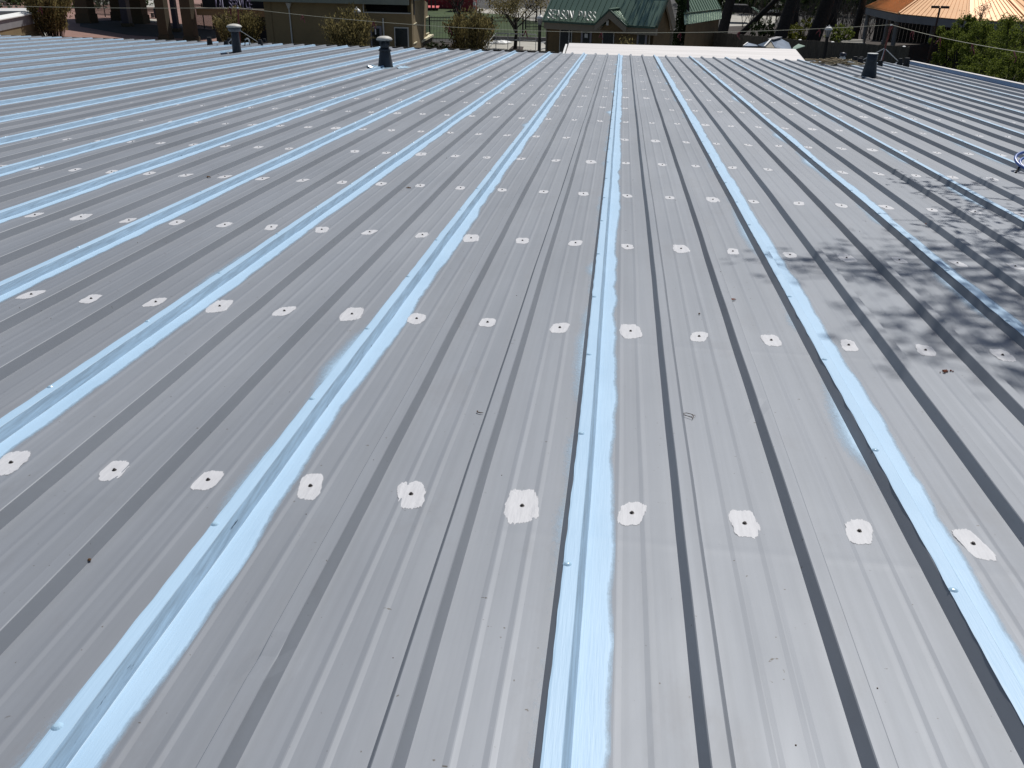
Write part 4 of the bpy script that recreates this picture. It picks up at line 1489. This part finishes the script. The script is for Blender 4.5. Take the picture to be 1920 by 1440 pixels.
o_, c, d = opening(1050, 1073, 49.5, .7, 'window', M['frame'], .05)
mid = c.lerp(d, .82)
MB().box((mid.x - .03, mid.y - .03, .75), (mid.x + .03, mid.y - .004, c.z - .05)).build('mullion', M['frame'], o_, sp.location)
o_, c, d = opening(1090, 1110, 52, .05, 'door', M['mauve'], .13)
mm = c.lerp(d, .5) - nb * .01
MB().slab([mm + sd * -.1 - Vector((0, 0, .55)), mm + sd * .12 - Vector((0, 0, .55)), mm + sd * .12 - Vector((0, 0, .32)), mm + sd * -.1 - Vector((0, 0, .32))], nb * .008).build('notice', M['frame'], o_, sp.location)
opening(1130, 1152, 58.5, .8, 'window', M['frame'], .05)
opening(1195, 1214, 60, .05, 'door', M['mauve'], .13)
for u, v in ((1025, 47), (1219, 57)):
    a = sw(u, v, .06)
    MB().tube([a, (a.x, a.y, 0)], .045, 8).build('downpipe', M['taupe'], sp)
a = sw(1043, 49, .08)
MB().box((a.x - .09, a.y - .12, a.z - .14), (a.x + .09, a.y, a.z + .1)).build('wall_lamp', M['black'], sp)
# front gable
dpn = EL - nb * .45
ga, gl, grt = onp(1143, 18.5, dpn, nb), onp(1116, 43.5, dpn, nb), onp(1174, 49.5, dpn, nb)
gz = (gl.z + grt.z) / 2
gl.z = grt.z = gz
back = nb * 2.1
def meet(p, k):                                # run back from p to the main roof surface
    t_ = ((p.z - EL.z) / rise * run) - (p - EL).dot(nb)
    return p + nb * max(.05, t_ + .05)
gab = meet(ga, 0)
lo_r, lo_l = meet(grt, 0), meet(gl, 0)
panel_strip('gable_roof_panel', grt, lo_r, gab, ga, 5, M['green_roof'], sp, .03, .04)
panel_strip('gable_roof_panel', gl, lo_l, gab, ga, 5, M['green_roof'], sp, .03, .04)
MB().beam(ga + Vector((0, 0, .05)), gab + Vector((0, 0, .05)), .22, .05).build('gable_ridge_cap', M['green_roof'], sp)
for e in (gl, grt):
    a_, b_ = e - nb * .02 - Vector((0, 0, .06)), ga - nb * .02 - Vector((0, 0, .06))
    MB().slab([a_, b_, b_ - Vector((0, 0, .42)), a_ - Vector((0, 0, .34))], nb * .06).build('barge_board', M['taupe'], sp)
    MB().beam(a_ + Vector((0, 0, .07)), b_ + Vector((0, 0, .07)), .1, .07).build('gable_trim', M['green_dark'], sp)
MB().slab([gl + nb * .3 + sd * .2 - Vector((0, 0, .35)), grt + nb * .3 - sd * .2 - Vector((0, 0, .35)), ga + nb * .3 - Vector((0, 0, .4))], nb * .1).build('gable_face', M['brown_wall'], sp)
a = ga + nb * .2 - Vector((0, 0, .72)) - sd * .18
MB().box((a.x - .07, a.y - .05, a.z - .14), (a.x + .07, a.y + .05, a.z + .14)).build('floodlight', M['frame'], sp)
la, lb2 = onp(1027, 33.5, EL - nb * .02, nb), onp(1118, 40.5, EL - nb * .02, nb)
la.z = lb2.z = EL.z + .10
ls = thing('sign_letters', 'standing white letters along the green eave reading season pass', 'sign', la)
letters('SEASON PASS', la, lb2, .56, ls, M['shaded_letterface'], M['white'], .07)
# second green roof, right of it
zr = 2.6
q = [gr(1284, 46, zr), gr(1318, 40.5, zr), gr(1352, 35.5, zr)]
E0, E1 = q[0], q[2]
mdl, mdr = E0 + Vector((.1, 1.3, .75)), E1 + Vector((-.1, .6, .75))
s2 = thing('green_pavilion', 'pale green two tier seamed roof between the shop gable and dark trunks', 'pavilion', (E0.x + 1, E0.y + 2, 0))
m0, m1 = onp(1283, 26, E0 + Vector((0, 1.1, 0)), Vector((0, 1, 0))), onp(1352, 18, E1 + Vector((0, 1.1, 0)), Vector((0, 1, 0)))
t0_, t1_ = onp(1266, -14, E0 + Vector((0, 2.3, 0)), Vector((0, 1, 0))), onp(1336, -14, E1 + Vector((0, 2.3, 0)), Vector((0, 1, 0)))
panel_strip('lower_roof_panel', E0, E1, m1, m0, 15, M['green_roof'], s2, .05, .04)
panel_strip('upper_roof_panel', m0 + Vector((0, 0, .04)), m1 + Vector((0, 0, .04)), t1_, t0_, 15, M['green_roof'], s2, .05, .04)
MB().beam(m0 + Vector((0, -.03, .04)), m1 + Vector((0, -.03, .04)), .1, .07).build('break_trim', M['green_roof'], s2)
MB().slab([E0 + Vector((.1, .2, -.05)), E1 + Vector((-.1, .2, -.05)), Vector((E1.x - .1, E1.y + .2, 0)), Vector((E0.x + .1, E0.y + .2, 0))], (0, .2, 0)).build('wall', M['brown_wall'], s2)

# ================================================================== board fence across the right
zt = 1.8
fp = [gr(1236, 55.5, zt), gr(1262, 57, zt), gr(1297, 57.8, zt), gr(1326, 58.5, zt), gr(1390, 65, zt), gr(1490, 74, zt), gr(1600, 81, zt), gr(1705, 88, zt)]
bf = thing('board_fence', 'long dark weathered board fence behind the white canopy and right lamp', 'fence', fp[0] - Vector((0, 0, zt)))
rg = random.Random(4)
nbrd = 0
for i, (a, b) in enumerate(zip(fp, fp[1:])):
    L = (b - a).length
    n = max(1, int(L / .19))
    for k in range(n):
        p0, p1 = a.lerp(b, k / n), a.lerp(b, (k + .96) / n)
        z = zt + rg.uniform(-.015, .015)
        MB().slab([Vector((p0.x, p0.y, .02)), Vector((p1.x, p1.y, .02)), Vector((p1.x, p1.y, z)), Vector((p0.x, p0.y, z))],
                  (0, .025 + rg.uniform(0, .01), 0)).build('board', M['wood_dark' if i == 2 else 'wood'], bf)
for a, b in zip(fp, fp[1:]):
    for z in (.35, 1.5):
        MB().beam(Vector((a.x, a.y + .08, z)), Vector((b.x, b.y + .08, z)), .06, .09).build('rail', M['wood'], bf)
for k in range(6):
    i = (0, 2, 4, 5, 6, 7)[k]
    MB().box((fp[i].x - .05, fp[i].y + .04, 0), (fp[i].x + .05, fp[i].y + .15, zt)).build('post', M['wood'], bf)
for (u, v) in ((1500, 75.5), (1561, 79.5), (1695, 88)):
    g = gr(u, v, zt + .01)
    MB().lathe([(.10, 0), (.11, .03), (.05, .06)], 8, g).build('post_cap', M['white'], bf)

# kiosk roofs just beyond the canopy
kp = thing('kiosk', 'small kiosk with blue-grey sheet roofs and a white ridge beyond the canopy corner', 'kiosk', (7.4, 46, 0))
KY = 45.0
def kk(u, v, dy=0.0):
    return at(u, v, KY + dy)


rA, rB = kk(1445, 75, .2), kk(1461, 70.5, 1.2)
eA, eB, eC, eD = kk(1433, 88, -.4), kk(1453, 89, -.6), kk(1486, 96, -.2), kk(1420, 84, 1.0)
MB().slab([eB, eC, kk(1479, 80, 1.0), rB, rA], (0, 0, -.05)).build('roof_sheet', M['bluegrey'], kp)
MB().slab([eA, rA, rB, eD], (0, 0, -.05)).build('roof_sheet', M['bluegrey'], kp)
MB().slab([eA + Vector((0, 0, -.02)), eB + Vector((0, 0, -.02)), rA + Vector((0, 0, -.04))], (0, .06, 0)).build('gable_face', M['taupe'], kp)
MB().beam(eA + Vector((0, -.02, .02)), rA + Vector((0, -.02, .02)), .07, .07).build('ridge_trim', M['white'], kp)
MB().beam(rA + Vector((0, 0, .02)), rB + Vector((0, 0, .02)), .3, .05).build('ridge_cap', M['greyfascia'], kp)
wA, wB, wC, wD = kk(1483, 95, -.3), kk(1510, 86, .5), kk(1497, 82, 1.0), kk(1488, 88, .5)
MB().slab([wA, wB, wC, wD], (0, 0, -.04)).build('roof_sheet', M['green_roof'], kp)
lA, lB, lC = kk(1394, 86, -.3), kk(1402, 80, .2), kk(1418, 83.5, .2)
MB().slab([lA, kk(1421, 86, -.3), lC, lB], (0, 0, -.05)).build('roof_sheet', M['bluegrey'], kp)
MB().beam(lA, lB, .06, .06).build('ridge_trim', M['white'], kp)
for (u, v) in ((1437, 88), (1484, 95)):
    a = kk(u, v, .3)
    MB().box((a.x - .05, a.y - .05, 0), (a.x + .05, a.y + .05, a.z - .1)).build('post', M['wood'], kp)
MB().box((kk(1437, 88).x, KY + .6, 0), (kk(1500, 88).x, KY + .8, 1.9)).build('counter_wall', M['navy'], kp)

# ================================================================== dark wood behind
def trunk(u, v, Y, r, lean, label, seed, h=7.5, dp=3, n=1500, name='bare_tree', leaf='leaf_brown', crown=4.5):
    b = at(u, v, Y)
    b.z = 0
    return tree(b, name, label, h, r, lean, crown, dp, n, leaf, .14, seed, 'tree', 'dark bare trees behind the fence', r=.5)


trunk(1352, 55, 72, .42, (.9, .6), 'thick dark trunk right of the pale green roof', 41, n=2500)
trunk(1372, 54, 75, .24, (5.2, 0), 'dark trunk leaning right across the pale court', 42, h=6, n=500)
trunk(1458, 72, 70, .48, (1.3, .5), 'thickest dark trunk between the kiosk and the lettered beam', 43, n=2500)
trunk(1521, 74, 72, .55, (1.5, 0), 'broad dark trunk left of the right lamp post', 44, n=2500)
trunk(1600, 76, 80, .3, (.4, 0), 'dark trunk nearest the orange roofed pavilion', 45, n=2000)
trunk(1490, 40, 100, .4, (-.5, 0), 'far dark trunk deep in the wood behind the lettered beam', 46, n=2500)
trunk(1560, 35, 105, .45, (.8, 0), 'far dark trunk deep in the wood above the right lamp', 47, n=2500)
cyp = at(1274, 60, 60)
t = thing('dark_conifer', 'narrow black-green conifer against the shop gable', 'tree', (cyp.x, 60, 0))
MB().tube([(0, 0, 0), (.05, 0, 3), (0, 0, 6.5)], [.14, .1, .03], 8).build('trunk', M['bark'], t, (0, 0, 0))
rn = np.random.default_rng(8)
n = 3200
z = rn.uniform(.6, 6.6, n)
a = rn.uniform(0, 6.28, n)
rr = (.50 - .06 * z) * np.sqrt(rn.random(n))
P = np.stack([rr * np.cos(a), rr * np.sin(a), z], 1)
D = unit(rn.normal(0, .5, (n, 3)) + np.array([0, 0, 1]))
link('crown', leaf_mesh('crown', P, D, unit(np.cross(D, rn.normal(0, 1, (n, 3)))), .16, .07, M['leaf_dark']), t)
# crown above the frame that dapples the green roof
sh = Vector((1.6, 56.2, 4.0)) + SUN * 7.0
tree(Vector((sh.x + 1.5, sh.y + 1.2, 0)), 'overhanging_tree', 'bare budding tree behind the green shop whose shade dapples its roof', 7.5, .3, (-1.2, -.8), 3.6, 3, 2600, 'leaf_brown', .16, 48, r=.45)
G2 = 'green shrubs under the dark trees'
for k, (u, v, Y, rx, rz, lf, lb_) in enumerate(((1430, 62, 73, 1.15, 1.0, 'leaf_dark', 'green shrub left of the thickest trunk'),
                                          (1475, 66, 75, .8, .9, 'leaf_yellow', 'small yellow-green shrub right of the thickest trunk'),
                                          (1508, 62, 78, 1.2, 1.1, 'leaf_yellow', 'bright yellow-green mound left of the right lamp'),
                                          (1572, 66, 72, 1.1, .8, 'leaf_bright', 'green shrub right of the right lamp post'))):
    p = at(u, v, Y)
    bush(Vector((p.x, Y, max(rz * .9, p.z))), (rx, .9, rz), 'shrub', lb_, 1500, lf, .16, 60 + k, 'shrub', G2)
# tangle of understory branches as one mass
ub = MB()
rg = random.Random(77)
for k in range(170):
    u = rg.uniform(1395, 1640)
    Y = rg.uniform(82, 118)
    p = at(u, rg.uniform(10, 60), Y)
    p.z = 0
    tube_tree(ub, p, Vector((rg.gauss(0, .3), rg.gauss(0, .3), 1)), rg.uniform(1.3, 2.6), rg.uniform(.02, .05), 2, rg, [], .5, .3, 3)
tag(ub.build('undergrowth', M['bark_grey'], None, (0, 0, 0)), 'thicket of grey bare twigs in the dark wood', 'undergrowth', None, 'stuff')
# far wood that closes the view
n = 9000
P = np.stack([RNG.uniform(8, 75, n), RNG.uniform(122, 150, n), RNG.uniform(0, 7, n)], 1)
D = unit(RNG.normal(0, 1, (n, 3)))
o = link('far_wood', leaf_mesh('far_wood', P, D, unit(np.cross(D, RNG.normal(0, 1, (n, 3)))), 1.2, .7, M['leaf_dark']))
tag(o, 'dark far wood closing the view on the right', 'wood', None, 'stuff')
n = 5000
P = np.stack([RNG.uniform(-95, -57, n), RNG.uniform(94, 112, n), RNG.uniform(0, 2.6, n)], 1)
D = unit(RNG.normal(0, 1, (n, 3)))
o = link('far_hedge', leaf_mesh('far_hedge', P, D, unit(np.cross(D, RNG.normal(0, 1, (n, 3)))), .5, .3, M['leaf_dark']))
tag(o, 'dark hedge behind the low booth', 'hedge', None, 'stuff')
# lettered beam and little green gable by the pale court
lg = thing('beam_sign', 'dark beam with small white letters beyond the pale court', 'sign', gr(1448, 33))
a, b = at(1425, 24.5, 101), at(1468, 27, 101)
MB().beam(a, b, .2, .35).build('beam', M['bark'], lg)
for q in (a, b):
    MB().box((q.x - .1, q.y - .1, 0), (q.x + .1, q.y + .1, q.z - .18)).build('post', M['bark'], lg)
letters('KDMFS/', at(1434, 22.8, 100.8), at(1463, 24.2, 100.8), .28, lg, M['white'], M['white'], .03)
sn = thing('low_shelter', 'low black shelter with a thin green gable beside the pale court', 'shelter', gr(1400, 27))
a, b, c = at(1367, 12, 104), at(1403, 10, 104), at(1403, 24, 104)
MB().slab([at(1365, 23, 104), at(1412, 25, 104), at(1404, 10, 104), at(1372, 9, 104)], (0, 3, 0)).build('wall', M['dark'], sn)
panel_strip('roof_panel', at(1409, 13, 103.7), at(1423, 24, 103.7), at(1431, 24, 105.5), at(1413, 13, 105.5), 4, M['green_roof'], sn, .05, .05)

# ================================================================== orange pavilion
op = thing('orange_pavilion', 'open pavilion with a glowing orange seamed roof and grey columns, upper right', 'pavilion', (26, 73, 0))
Q = [gr(1624, 13, 3.0), gr(1685, 25.5, 3.0), gr(1820, 38, 3.0), gr(1932, 41, 3.0)]
ctr = at(1822, -75, 74.5)
Q2 = [Vector((33.5, 69.5, 3.0)), Vector((34, 78, 3.0)), Vector((27, 85, 3.0))]
ring = Q + Q2
cnt = (8, 17, 12, 8, 8, 8, 8)
for i in range(len(ring)):
    a, b = ring[i], ring[(i + 1) % len(ring)]
    panel_strip('roof_panel', a, b, ctr + (b - ctr) * .02, ctr + (a - ctr) * .02, (26, 15, 11, 8, 8, 8, 8)[i], M['orange'], op, (.13, .03, .045, .05, .05, .05, .05)[i], .05)
    MB().beam(a + Vector((0, 0, .05)), ctr + Vector((0, 0, .05)), .2, .08).build('hip_cap', M['orange'], op)
    inn = (ctr - (a + b) / 2)
    inn.z = 0
    inn.normalize()
    MB().slab([a - Vector((0, 0, .07)), b - Vector((0, 0, .07)), b - Vector((0, 0, .55)), a - Vector((0, 0, .55))], inn * .15).build('fascia', M['greyfascia'], op)
for (u, v, y) in ((1626, 40, 79.0), (1681, 50, 71.2), (1664, 45, 82.0), (1822, 60, 65.6)):
    p = at(u, v, y)
    MB().lathe([(.22, 0), (.22, .3), (.17, .32), (.17, 2.5)], 12, (p.x, y, 0)).build('column', M['greyfascia'], op)
for q in Q2:
    p = q.lerp(ctr, .08)
    MB().lathe([(.2, 0), (.17, .3), (.17, 2.5)], 12, (p.x, p.y, 0)).build('column', M['greyfascia'], op)
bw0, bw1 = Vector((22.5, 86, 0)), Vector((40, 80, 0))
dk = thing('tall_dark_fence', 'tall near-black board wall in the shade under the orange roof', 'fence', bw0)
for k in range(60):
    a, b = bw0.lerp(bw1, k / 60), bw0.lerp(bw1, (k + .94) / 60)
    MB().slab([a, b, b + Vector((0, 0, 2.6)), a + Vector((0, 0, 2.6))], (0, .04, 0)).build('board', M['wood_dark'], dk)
for k, (u, v) in enumerate(((1704, 37), (1718, 38.5))):
    p = at(u, v, 70)
    o = MB().lathe([(.05, 0), (.16, -.04), (.2, -.12), (.15, -.2), (.05, -.22)], 12).build('hanging_lamp', M['frame'], None, (0, 0, 0))
    o.location = p
    tag(o, ('wider pale lamp hanging under the orange pavilion fascia', 'smaller pale lamp hanging right of the wider one')[k], 'lamp')
te = at(1763, 13, 60)
tl = thing('twin_head_light', 'rust-brown T shaped light pole before the orange roof', 'light pole', (te.x, 60, 0))
MB().tube([(-.02, 0, 0), (0, 0, te.z - .05)], .06, 8).build('pole', M['post_brown'], tl, (0, 0, 0))
for s_ in (-1, 1):
    MB().box((min(.06 * s_, .5 * s_), -.12, te.z - .08), (max(.06 * s_, .5 * s_), .12, te.z + .06)).build('light_head', M['post_brown'], tl, (0, 0, 0))
lm = thing('log_pile', 'pale timber slab lying on the ground before the left grey column', 'timber', gr(1600, 81))
for k in range(3):
    a, b = at(1577, 81 - k * 2.2, 70 + k), at(1617, 82 - k * 2.2, 70 + k)
    a.z = b.z = .2 + 0 * k
    a.z = b.z = at(1600, 81, 70).z + k * .02
    MB().beam(a, b, .5, .14).build('plank', M['concrete'], lm)
MB().box((at(1580, 81, 70).x, 70, 0), (at(1615, 81, 70).x, 72, at(1600, 81, 70).z - .08)).build('trestle', M['wood'], lm)
pk = at(1575, 73, 72)
o = MB().lathe([(.28, 0), (.33, .05), (.30, pk.z), (.2, pk.z + .02)], 12).build('stone_bin', M['concrete_grey'], None, (0, 0, 0))
o.location = (pk.x, 72, 0)
tag(o, 'small grey tub right of the right lamp post behind the fence', 'tub')

# ================================================================== green bushes on the right
G3 = 'bright green bushes beyond the right edge of the roof'
for k, (u, v, Y, rx, ry, rz, n, ll, lb_) in enumerate((
        (1781, 98, 60, 1.30, 1.2, 1.75, 5200, .15, 'bright green bush farthest left, touching the dark wall'),
        (1806, 66, 56, .75, .9, 1.25, 2600, .15, 'tall pointed bright bush behind the leftmost one'),
        (1843, 96, 50, 1.35, 1.2, 1.45, 5200, .13, 'rounded bright green bush in the middle of the row'),
        (1872, 70, 52, 1.0, 1.0, 1.0, 3200, .13, 'high bright bush under the orange eave'),
        (1905, 86, 44, 1.2, 1.2, 1.35, 4800, .12, 'large bright bush cut by the right frame edge'),
        (1840, 138, 40, 1.15, 1.0, .75, 3200, .11, 'low darker bush hugging the roof edge'),
        (1912, 138, 33, .95, 1.0, .75, 3600, .09, 'nearest bright bush at the lower right of the row'))):
    p = at(u, v, Y)
    bush(p, (rx, ry, rz), 'green_bush', lb_, int(n * 2.0), 'leaf_bright', ll * .72, 80 + k, 'bush', G3)
bt2 = at(1840, 34, 58)
tw_ = thing('twiggy_sapling', 'bare twiggy sapling standing before the right half of the orange roof', 'sapling', (bt2.x, 58, 0))
tb_ = MB()
tps = []
rg = random.Random(12)
tb_.tube([(0, 0, 0), (.03, 0, 1.6), (.1, 0, 2.9)], [.08, .065, .05], 7)
for k in range(9):
    tube_tree(tb_, (.07, 0, 2.3 + k * .07), Vector((rg.gauss(0, .35), rg.gauss(0, .3), 1)), .95, .022, 2, rg, tps, .4, .2, 4)
tb_.build('trunk', M['bark'], tw_, (0, 0, 0))
rn = np.random.default_rng(6)
P = cloud([p for p, d in tps], 420, .08, rn)
D = unit(rn.normal(0, 1, (420, 3)))
link('buds', leaf_mesh('buds', P, D, unit(np.cross(D, rn.normal(0, 1, (420, 3)))), .07, .05, M['leaf_brown']), tw_)

# ================================================================== tree beside the roof whose limbs shade it
st = thing('shade_tree', 'spreading half bare tree beside the roof, casting the dappled shade at the right', 'tree', (10.6, 13.5, 0))
o3 = st.location
lm_ = MB()
tips = []
rg = random.Random(31)
lm_.tube([Vector((0, 0, -.1)), Vector((0, 0, 2.5)), Vector((-.3, .1, 6.0)), Vector((-.6, .2, 9.5))], [.5, .38, .3, .24], 12)
lm_.build('trunk', M['bark'], st, (0, 0, 0), True)
br = MB()
LP, LD = [], []
# limbs reach to points over the roof; each target is where a clump should stand
tg_ = []
for (u, v, n_, su, sv_) in ((1790, 345, 8, 75, 14), (1850, 390, 9, 60, 25), (1900, 430, 9, 60, 25), (1860, 470, 8, 60, 18), (1540, 488, 5, 60, 8), (1590, 510, 7, 60, 12),
                            (1680, 515, 8, 50, 12), (1770, 520, 9, 60, 14), (1850, 560, 12, 60, 25), (1780, 590, 9, 55, 22), (1880, 640, 10, 45, 28), (1800, 640, 4, 40, 18), (1730, 360, 4, 40, 14),
                            (1740, 470, 5, 50, 12), (1930, 700, 6, 30, 25), (1960, 560, 10, 50, 50), (1990, 420, 10, 50, 50)):
    for k in range(max(2, int(n_ * .5))):
        tg_.append((u + rg.gauss(0, su * .55), v + rg.gauss(0, sv_ * .6), (u, v)))
hub = [Vector((-1.6, -.8, 11.2)), Vector((-2.0, -2.6, 11.6)), Vector((-1.4, -4.2, 11.0)), Vector((-1.8, 1.9, 11.4))]
for h_ in hub:
    br.tube([Vector((-.5, .2, 9.0)), Vector((-.5, .2, 9.0)).lerp(h_, .5) + Vector((0, 0, .35)), h_], [.17, .12, .08], 8)
cen = {}
for (u, v, cl) in tg_:
    if cl not in cen:
        hs_ = 4.1 if cl[1] < 470 else 7.0
        c_ = onroof(*cl) + SUN * hs_ - o3
        h_ = min(hub, key=lambda a_: (a_ - c_).length)
        m_ = h_.lerp(c_, .5) + Vector((rg.gauss(0, .3), rg.gauss(0, .3), .25))
        br.tube([h_, h_.lerp(m_, .5) + Vector((0, 0, .15)), m_, m_.lerp(c_, .6), c_], [.035, .028, .022, .016, .012], 5)
        cen[cl] = (c_, hs_)
    c_, hs_ = cen[cl]
    q = onroof(u, v) + SUN * (hs_ + rg.uniform(-.6, .6)) - o3
    m_ = c_.lerp(q, .5) + Vector((rg.gauss(0, .06), rg.gauss(0, .06), rg.gauss(0, .06)))
    br.tube([c_, m_, q], [.011, .009, .005], 4)
    for k in range(4):
        e_ = q + Vector((rg.gauss(0, .26), rg.gauss(0, .13), rg.gauss(0, .12)))
        br.tube([m_.lerp(q, .6), e_], [.008, .004], 3)
        for j in range(4):
            LP.append(tuple(e_ + Vector((rg.gauss(0, .07), rg.gauss(0, .07), rg.gauss(0, .07)))))
br.build('branches', M['bark'], st, (0, 0, 0))
n = len(LP)
rn = np.random.default_rng(3)
D = unit(rn.normal(0, 1, (n, 3)))
link('crown', leaf_mesh('crown', np.array(LP), D, unit(np.cross(D, rn.normal(0, 1, (n, 3)))), .10 * rn.uniform(.6, 1.3, n), .05, M['leaf_olive']), st)
